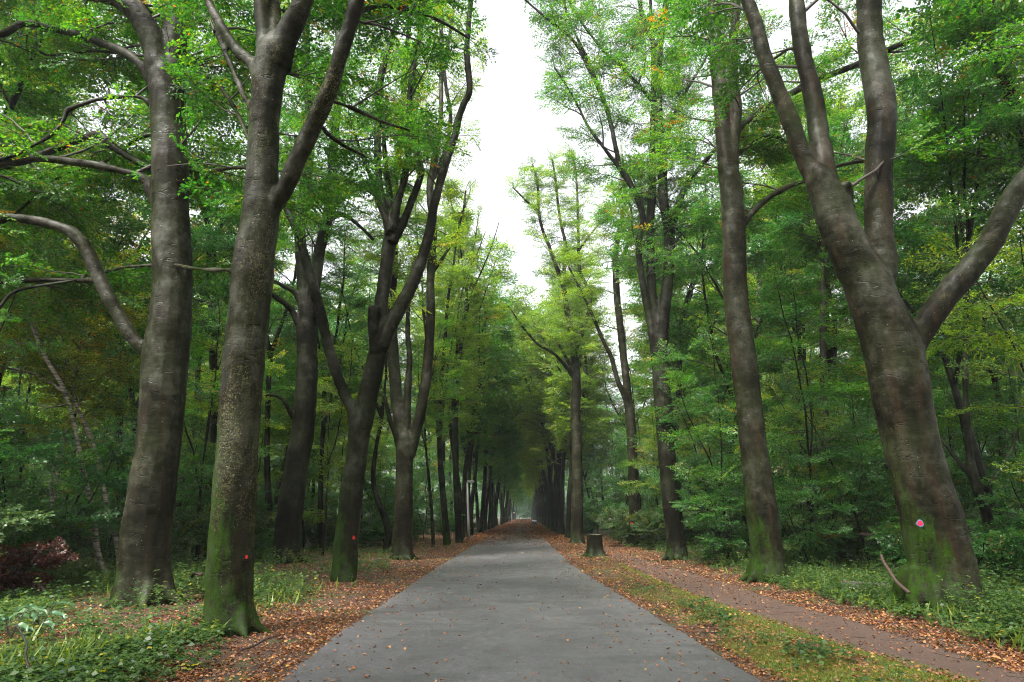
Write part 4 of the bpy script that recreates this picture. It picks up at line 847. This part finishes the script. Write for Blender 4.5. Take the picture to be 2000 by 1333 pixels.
# tree stump
b = gnd(1163, 1087); px_ = pxsize(1087, b[1]); st = empty('tree_stump', (b[0], b[1], 0), 'sawn-off dark tree stump standing alone beside the road', 'tree stump')
a = Acc(); k = 28; prof = [(-.1, 29), (0, 27), (.06, 21), (.14, 18.5), (.30, 16.5), (.55, 15.3), (.80, 14.8), (.845, 14.4)]; Vs = []; sr = np.random.default_rng(9); lob = sr.uniform(0, 6.28, 3)
for z, r in prof:
    t = np.arange(k)*6.2832/k; f = 1+(.16*np.exp(-z*6)+.03)*np.sin(t*5+lob[0])+.03*np.sin(t*3+lob[1])+.015*np.sin(t*9+lob[2]); rr0 = r*px_*f
    Vs.append(np.stack([rr0*np.cos(t)+z*-.03, rr0*np.sin(t), z+.012*np.sin(t*2+1)*(z > .7)], -1))
Vs = np.vstack(Vs); i = np.arange(len(prof)-1)[:, None]*k; j = np.arange(k)[None]; Qs = np.stack([i+j, i+(j+1) % k, i+k+(j+1) % k, i+k+j], -1).reshape(-1, 4)
a.add(Vs, Qs); a.build('trunk', bark_mat('stump_bark', .1, .10, .62), st, smooth=True)
a = Acc(); top = Vs[-k:]*[.985, .985, 1]+[0, 0, .003]; a.add(np.vstack([top, top.mean(0)+[0, 0, .01]]), None, np.stack([np.arange(k), (np.arange(k)+1) % k, np.full(k, k)], -1)); a.build('cut_face', plain('cut_wood', (.085, .08, .035), .8, .4, 9), st)
# painted marks on trunks
def paint(name, col): return plain(name, col, .5, .08, 20, .1)
PINK, BLUE, RED = paint('pink_paint', (.75, .012, .06)), paint('blue_paint', (.06, .16, .26)), paint('red_paint', (.75, .03, .02))
def trunk_of(root): return [c for c in root.children if c.name.startswith('trunk')][0]
def mark(root, px, py, rpx, mat, rim=None, sx=1.):
    tr = trunk_of(root); Y = root.location.y; c = at(px, py, Y-.9*rpx*0)
    loc = c-np.array(root.location)
    def disc(nm, r, m, par, off, seed):
        rg = np.random.default_rng(seed); k = 20; t = np.arange(k)*6.2832/k; V = [[0, 0, 0]]
        for q in (.5, 1.): V += [[q*r*sx*(1+.12*math.sin(3*x+seed)*q)*math.cos(x), 0, q*r*1.2*(1+.10*math.sin(2*x+seed))*math.sin(x)] for x in t]
        V = np.array(V)+loc+[0, -3., 0]; T = [[0, 1+i_, 1+(i_+1) % k] for i_ in range(k)]; Qd = [[1+i_, 1+k+i_, 1+k+(i_+1) % k, 1+(i_+1) % k] for i_ in range(k)]
        me = mesh(nm, V, [np.array(T), np.array(Qd)], m, par); w_ = me.modifiers.new('lie_on_bark', 'SHRINKWRAP'); w_.target = tr; w_.wrap_method = 'PROJECT'; w_.use_project_x = False; w_.use_project_y = True; w_.use_project_z = False
        w_.use_negative_direction = True; w_.use_positive_direction = True; w_.offset = off; w_.wrap_mode = 'ABOVE_SURFACE'; return me
    r = rpx*pxsize(py, Y); o = disc('painted_mark', r, mat, root, .006, 3)
    if rim: disc('paint_rim', r*1.35, rim, o, .003, 4)
    return o
mark(r1, 1777, 1022, 4.1, PINK, BLUE, .85); mark(t4, 694, 1050, 3.2, RED, None, .7); mark(t2, 488, 1087, 3.2, RED, None, .5); mark(r4, 1232, 1023, 2.2, RED)
# low stone edging right of the path
b0 = gnd(1640, 1152); b1 = gnd(1735, 1158); wl = empty('stone_edging', ((b0+b1)/2)*[1, 1, 0]+[0, 0, float(gz(*((b0+b1)/2)[:2]))], 'low row of rough grey stones with a pale slab, left of the huge leaning beech', 'stone edging')
STONE = plain('rough_stone', (.085, .075, .065), .85, .35, 10, .7); SLAB = plain('pale_slab', (.26, .23, .22), .8, .25, 8, .5)
def rock(name, c, dim, mat, parent, seed, rot=0.):
    rg = np.random.default_rng(seed); n = 7; g = np.linspace(-1, 1, n); a = Acc(); V = []; idx = {}; F = []
    def vid(p):
        kk = tuple(np.round(p, 4))
        if kk not in idx: idx[kk] = len(V); V.append(np.array(p))
        return idx[kk]
    for ax in range(3):
        for sg in (-1, 1):
            for i_ in range(n-1):
                for j_ in range(n-1):
                    q = []
                    for (u, v) in ((g[i_], g[j_]), (g[i_+1], g[j_]), (g[i_+1], g[j_+1]), (g[i_], g[j_+1])):
                        p = [0, 0, 0]; p[ax] = sg; p[(ax+1) % 3] = u; p[(ax+2) % 3] = v; q.append(vid(p))
                    F.append(q if sg > 0 else q[::-1])
    V = np.array(V); sph = V/np.linalg.norm(V, axis=1, keepdims=True); V = V*.72+sph*.36; ph = rg.uniform(0, 6, 3)
    V = V*(1+.07*np.sin(V[:, [1, 2, 0]]*5+ph)); c_, s_ = math.cos(rot), math.sin(rot); V = V*np.array(dim)/2; V = np.stack([V[:, 0]*c_-V[:, 1]*s_, V[:, 0]*s_+V[:, 1]*c_, V[:, 2]], -1)+c
    return mesh(name, V, np.array(F), mat, parent, smooth=True)
dv = (b1-b0)*[1, 1, 0]; L = np.linalg.norm(dv); dv /= L; an = math.atan2(dv[1], dv[0]); back = np.array([-dv[1], dv[0], 0]); back = back*np.sign(back[1])
for q in range(6): rock('stone', dv*(-L/2+L*(q+.5)/6)+back*.14+[0, 0, .06], (L/6*.92, .16, .17), STONE, wl, 30+q, an+sr.normal(0, .06))
rock('slab', dv*.05+back*-.08+[0, 0, .01], (L*.85, .13, .05), SLAB, wl, 50, an)
# dead sticks and a log
def stick(name, pts, label, mat=TWIG, cat='stick', Y0=None, dY=0):
    L = limb3(pts, Y0, dY); C = crom(L, 4); a = Acc(); tube(a, C[:, :3], C[:, 3], 8, .08, r2_); return single(name, a, mat, label, cat)
DEAD = plain('dead_wood', (.06, .034, .026), .8, .3, 12, .5)
stick('dead_branch', [(1721, 1084, 2.4), (1726, 1098, 3), (1737, 1115, 3.2), (1750, 1135, 3.2), (1762, 1147, 3.6), (1776, 1158, 3.4)], 'bare reddish dead branch leaning against the foot of the huge beech', DEAD, 'branch', 13.0, -1.2)
stick('fallen_log', [(1680, 1044, 3.5), (1700, 1046, 4), (1722, 1044, 4.2), (1742, 1043, 3.6)], 'thin fallen log lying in the leaves behind the huge leaning beech', DEAD, 'log', 20.5, .6)
stick('dead_branch', [(548, 1240, 1.5), (520, 1248, 2), (495, 1262, 2.5), (470, 1270, 2)], 'thin curved twig on the litter at the foot of the lichen-covered beech', DEAD, 'twig', 8.9, -.6)
stick('dead_branch', [(394, 1123, 3.5), (380, 1121, 3), (372, 1130, 3)], 'short broken grey branch between the two nearest left beeches', DEAD, 'branch', 13.5, .2)
stick('bare_seedling', [(62, 1350, 3), (57, 1310, 2.6), (50, 1280, 2.4), (53, 1262, 2.2), (45, 1242, 2), (33, 1222, 1.6), (27, 1212, 1)], 'thin black bare sapling stem in the bottom left corner', TWIG, 'sapling', 6.9, .1)
stick('yellow_post', [(89, 1106, 3.4), (92, 1085, 3.4), (95, 1060, 3.4), (97, 1038, 3.2)], 'leaning bright yellow post in the dark wood at far left', plain('yellow_paint', (.55, .36, .01), .5, .15), 'post', 19.5, 0)
# copper-leaved shrub, far left
cp = forest_tree(201, 1.25, .018, .1, 1.2, 6, COPPER, BARK_DARK, 2.0, (.5, 1.0), (.05, .15), SPRAYS, (.35, .6), sub=.3, name='copper_shrub', cat='shrub', lift=(-.2, .5))
cp.scale = (.62, .62, .72); b = gnd(0, 1178); cp.location = (b[0], b[1], float(gz(b[0], b[1]))); cp['label'] = 'dark red-leaved shrub at the left edge, with arching bare stems'; del cp['nl']
rg = np.random.default_rng(61); arch = []
for pts in ([(-30, 1160, 3), (0, 1140, 2.6), (28, 1108, 2.4), (40, 1084, 2.2), (60, 1076, 2), (90, 1074, 1.6), (112, 1082, 1)], [(-25, 1165, 2.5), (5, 1138, 2.2), (32, 1112, 2), (45, 1092, 1.8), (62, 1080, 1.6), (80, 1082, 1.2), (95, 1092, 1)]):
    C = crom(limb3(pts, b[1], .5), 4); a = Acc(); tube(a, C[:, :3], C[:, 3], 6); a.V[0] = (a.V[0]-np.array(cp.location))/np.array([.62, .62, .72]); a.build('stem', TWIG, cp, smooth=True); arch.append((C[len(C)//2:, :3], C[len(C)//2:, 3]))
bt, SP, SD, SS = foliage(rg, arch, 3.0, 0, (.2, .45), (-.5, .2), (.25, .4), sub=0); L_, sg_ = place_sprays(rg, SP, SD, SS, SPRAYS); V, Q, k = leaf_verts(L_[0], L_[1], L_[2], L_[3]*.8)
mesh('foliage', (V-np.array(cp.location))/np.array([.62, .62, .72]), Q, COPPER, cp, np.repeat(L_[4], k))
# two broad-leaved pale plants, bottom left
def broad(c, label, seed, n=9, h=.55):
    rg = np.random.default_rng(seed); z0 = float(gz(c[0], c[1])); r = empty('broad_leaved_plant', (c[0], c[1], z0), label, 'plant', None); a = Acc(); V_ = []; F_ = []; T_ = []; nn = 0
    for q in range(n):
        az = 2.4*q+rg.uniform(-.3, .3); t = rg.uniform(.45, 1); e = np.array([math.cos(az)*.16*t, math.sin(az)*.16*t, h*t]); S = np.linspace(0, 1, 5)[:, None]; P = S*e; P[:, 2] = h*t*np.sin(S[:, 0]*1.57); tube(a, P, np.full(5, .004), 5)
        L = rg.uniform(.17, .26); o = np.array([math.cos(az), math.sin(az), 0]); sd = np.array([-o[1], o[0], 0]); m = 8
        for i_ in range(m+1):
            u = i_/m; wv_ = .62*L*.5*math.sin(math.pi*min(1, u**.75))*(1 if u < 1 else 0)+.001; cc = P[-1]+o*L*u+np.array([0, 0, .05*math.sin(u*2.6)-.10*u*u])
            V_ += [cc-sd*wv_+[0, 0, .02*math.sin(u*9)], cc-sd*wv_*.5+[0, 0, -.012], cc+[0, 0, -.02], cc+sd*wv_*.5+[0, 0, -.012], cc+sd*wv_+[0, 0, .02*math.sin(u*8+1)]]; T_ += [rg.uniform(0, .2)+.8*q/n]*5
            if i_ < m: F_ += [[nn+i_*5+j_, nn+i_*5+j_+1, nn+(i_+1)*5+j_+1, nn+(i_+1)*5+j_] for j_ in range(4)]
        nn += (m+1)*5
    a.build('stem', TWIG, r, smooth=True); mesh('leaf_cluster', np.array(V_), np.array(F_), PALE, r, T_, smooth=True)
b = gnd(70, 1262); broad(b, 'pale green plant with broad oval leaves, right one of two at bottom left', 71, 8, .42)
b = gnd(14, 1275); broad(b, 'pale green broad-leaved plant touching the left edge of the picture', 72, 10, .42)
# far street lamps and the two bins
METAL = plain('galvanised_metal', (.34, .33, .32), .5, .15, 8, .1, .3); WHITE = plain('white_plastic', (.75, .75, .72), .4, .05); DKP = plain('dark_plastic', (.02, .022, .025), .5, .1)
def lamp(px, pybase, pytop, Y, lean, arm, label, armdir=1, pale=True):
    Bp = at(px, pybase, Y); Bp[2] = 0; H = at(px, pytop, Y)[2]; r = empty('street_lamp', Bp, label, 'street lamp')
    a = Acc(); P = np.array([[0, 0, 0], [lean*.3, 0, H*.35], [lean*.7, 0, H*.7], [lean, 0, H]]); tube(a, P, [.09, .085, .075, .055], 10); a.build('pole', METAL, r, smooth=True)
    a = Acc(); tube(a, np.array([[lean-.05*armdir, 0, H], [lean+arm*.5*armdir, 0, H+.08], [lean+arm*armdir, 0, H+.12]]), [.045, .045, .04], 8); a.build('arm', METAL, r, smooth=True)
    rock('lamp_head', np.array([lean+(arm+.12)*armdir, 0, H+.10]), (.42, .2, .13), WHITE if pale else METAL, r, 81)
lamp(916, 1046, 944, 45.5, -.16, .1, 'leaning pale lamp post among the left row of distant beeches', 1, False)
lamp(1000, 1020, 1003, 150, 0, .35, 'tiny far lamp with a white head, beside the left edge of the road')
def bin_(px, py, Y, label):
    Bp = at(px, py, Y); Bp[2] = 0; r = empty('litter_bin', Bp, label, 'litter bin')
    a = Acc(); tube(a, np.array([[0, 0, 0], [0, 0, .04], [0, 0, .5], [0, 0, .55]]), [.17, .19, .22, .21], 14); a.build('body', DKP, r, smooth=True)
    a = Acc(); tube(a, np.array([[0, 0, .56], [0, 0, .60], [0, 0, .74], [0, 0, .80]]), [.23, .24, .22, .12], 14); a.build('lid', WHITE, r, smooth=True)
bin_(1041, 1022, 128, 'small dark bin with a white top at the far right verge, left one of two'); bin_(1045.5, 1023, 124, 'small dark bin with a white top at the far right verge, right one of two')

# ------------------------------------------------------------------ labels for the repeats: say between which of the big trees they stand, and how far
ONES = 'nearest,second,third,fourth,fifth,sixth,seventh,eighth,ninth,tenth,eleventh,twelfth,thirteenth,fourteenth,fifteenth,sixteenth,seventeenth,eighteenth,nineteenth,twentieth'.split(',')
def ordinal(i):
    if i < 20: return ONES[i]
    t, o = divmod(i+1, 10); ten = {2: 'twent', 3: 'thirt', 4: 'fort', 5: 'fift', 6: 'sixt'}[t]
    return ten+'ieth' if o == 0 else ten+'y-'+(ONES[o-1] if o > 1 else 'first')
def place_word(i): return ordinal(i)+' nearest' if i else 'nearest'
SLOT = [(290, 'left of the leftmost beech'), (455, 'between the leftmost and the lichen-covered beech'), (575, 'between the lichen-covered and the smooth dark beech'), (690, 'between the smooth dark and the forked mossy beech'),
        (787, 'between the forked mossy and the mossy-rooted beech'), (1012, 'between the mossy-rooted beech and the road'), (1128, 'between the road and the knobbly beech'), (1243, 'between the knobbly and the slender forked beech'),
        (1315, 'between the slender forked and the dark many-stemmed beech'), (1490, 'between the dark many-stemmed and the straight brown beech'), (1800, 'between the straight brown and the huge leaning beech'), (9e9, 'right of the huge leaning beech')]
bins = {}
for o in COL.objects:
    g = o.get('group')
    if o.parent is not None or not g: continue
    x, y, z = o.location
    if 'far beeches' in g: bins.setdefault((g, None), []).append(o); continue
    if 'around the camera' in g: bins.setdefault((g, x < 0), []).append(o); continue
    if g == 'bushes by the path': continue
    p = 1000+x/(y*CT-1.6*ST)*FPX; s_ = next(t for lim, t in SLOT if p < lim)
    bins.setdefault((g, s_), []).append(o)
for (g, s_), L in bins.items():
    L.sort(key=lambda o: -o.location.y if 'camera' in g else o.location.y)
    for i_, o in enumerate(L):
        if 'far beeches' in g: o['label'] = f"dark beech of the {'left' if 'left' in g else 'right'} row further up the avenue, {place_word(i_)} to the camera"
        elif 'camera' in g: o['label'] = f"added shade beech on the {'left' if s_ else 'right'} of the road beside or behind the camera, {place_word(i_)}"
        else:
            kind = 'tall thin tree' if 'tall' in g else ('young leafy beech' if 'young' in g else 'low leafy bush')
            o['label'] = f'{kind}, {place_word(i_)} of those {s_}'

# ------------------------------------------------------------------ haze
def haze(x0, x1, y0, y1, z0, z1, dens):
    V = np.array([[x, y, z] for z in (z0, z1) for y in (y0, y1) for x in (x0, x1)]); F = np.array([[0, 2, 3, 1], [4, 5, 7, 6], [0, 1, 5, 4], [2, 6, 7, 3], [0, 4, 6, 2], [1, 3, 7, 5]])
    m = bpy.data.materials.new('haze'); m.use_nodes = True; n = m.node_tree.nodes; n.remove(n['Principled BSDF']); v = n.new('ShaderNodeVolumePrincipled')
    v.inputs['Color'].default_value = (.86, .92, .92, 1); v.inputs['Density'].default_value = dens; v.inputs['Anisotropy'].default_value = .2; m.node_tree.links.new(v.outputs[0], n['Material Output'].inputs['Volume'])
    return tag(mesh('haze', V, F, m), 'thin pale mist hanging in the wood', 'haze', kind='stuff')
if HAZE: haze(-450, 450, -60, 760, -2, 34, HAZE)
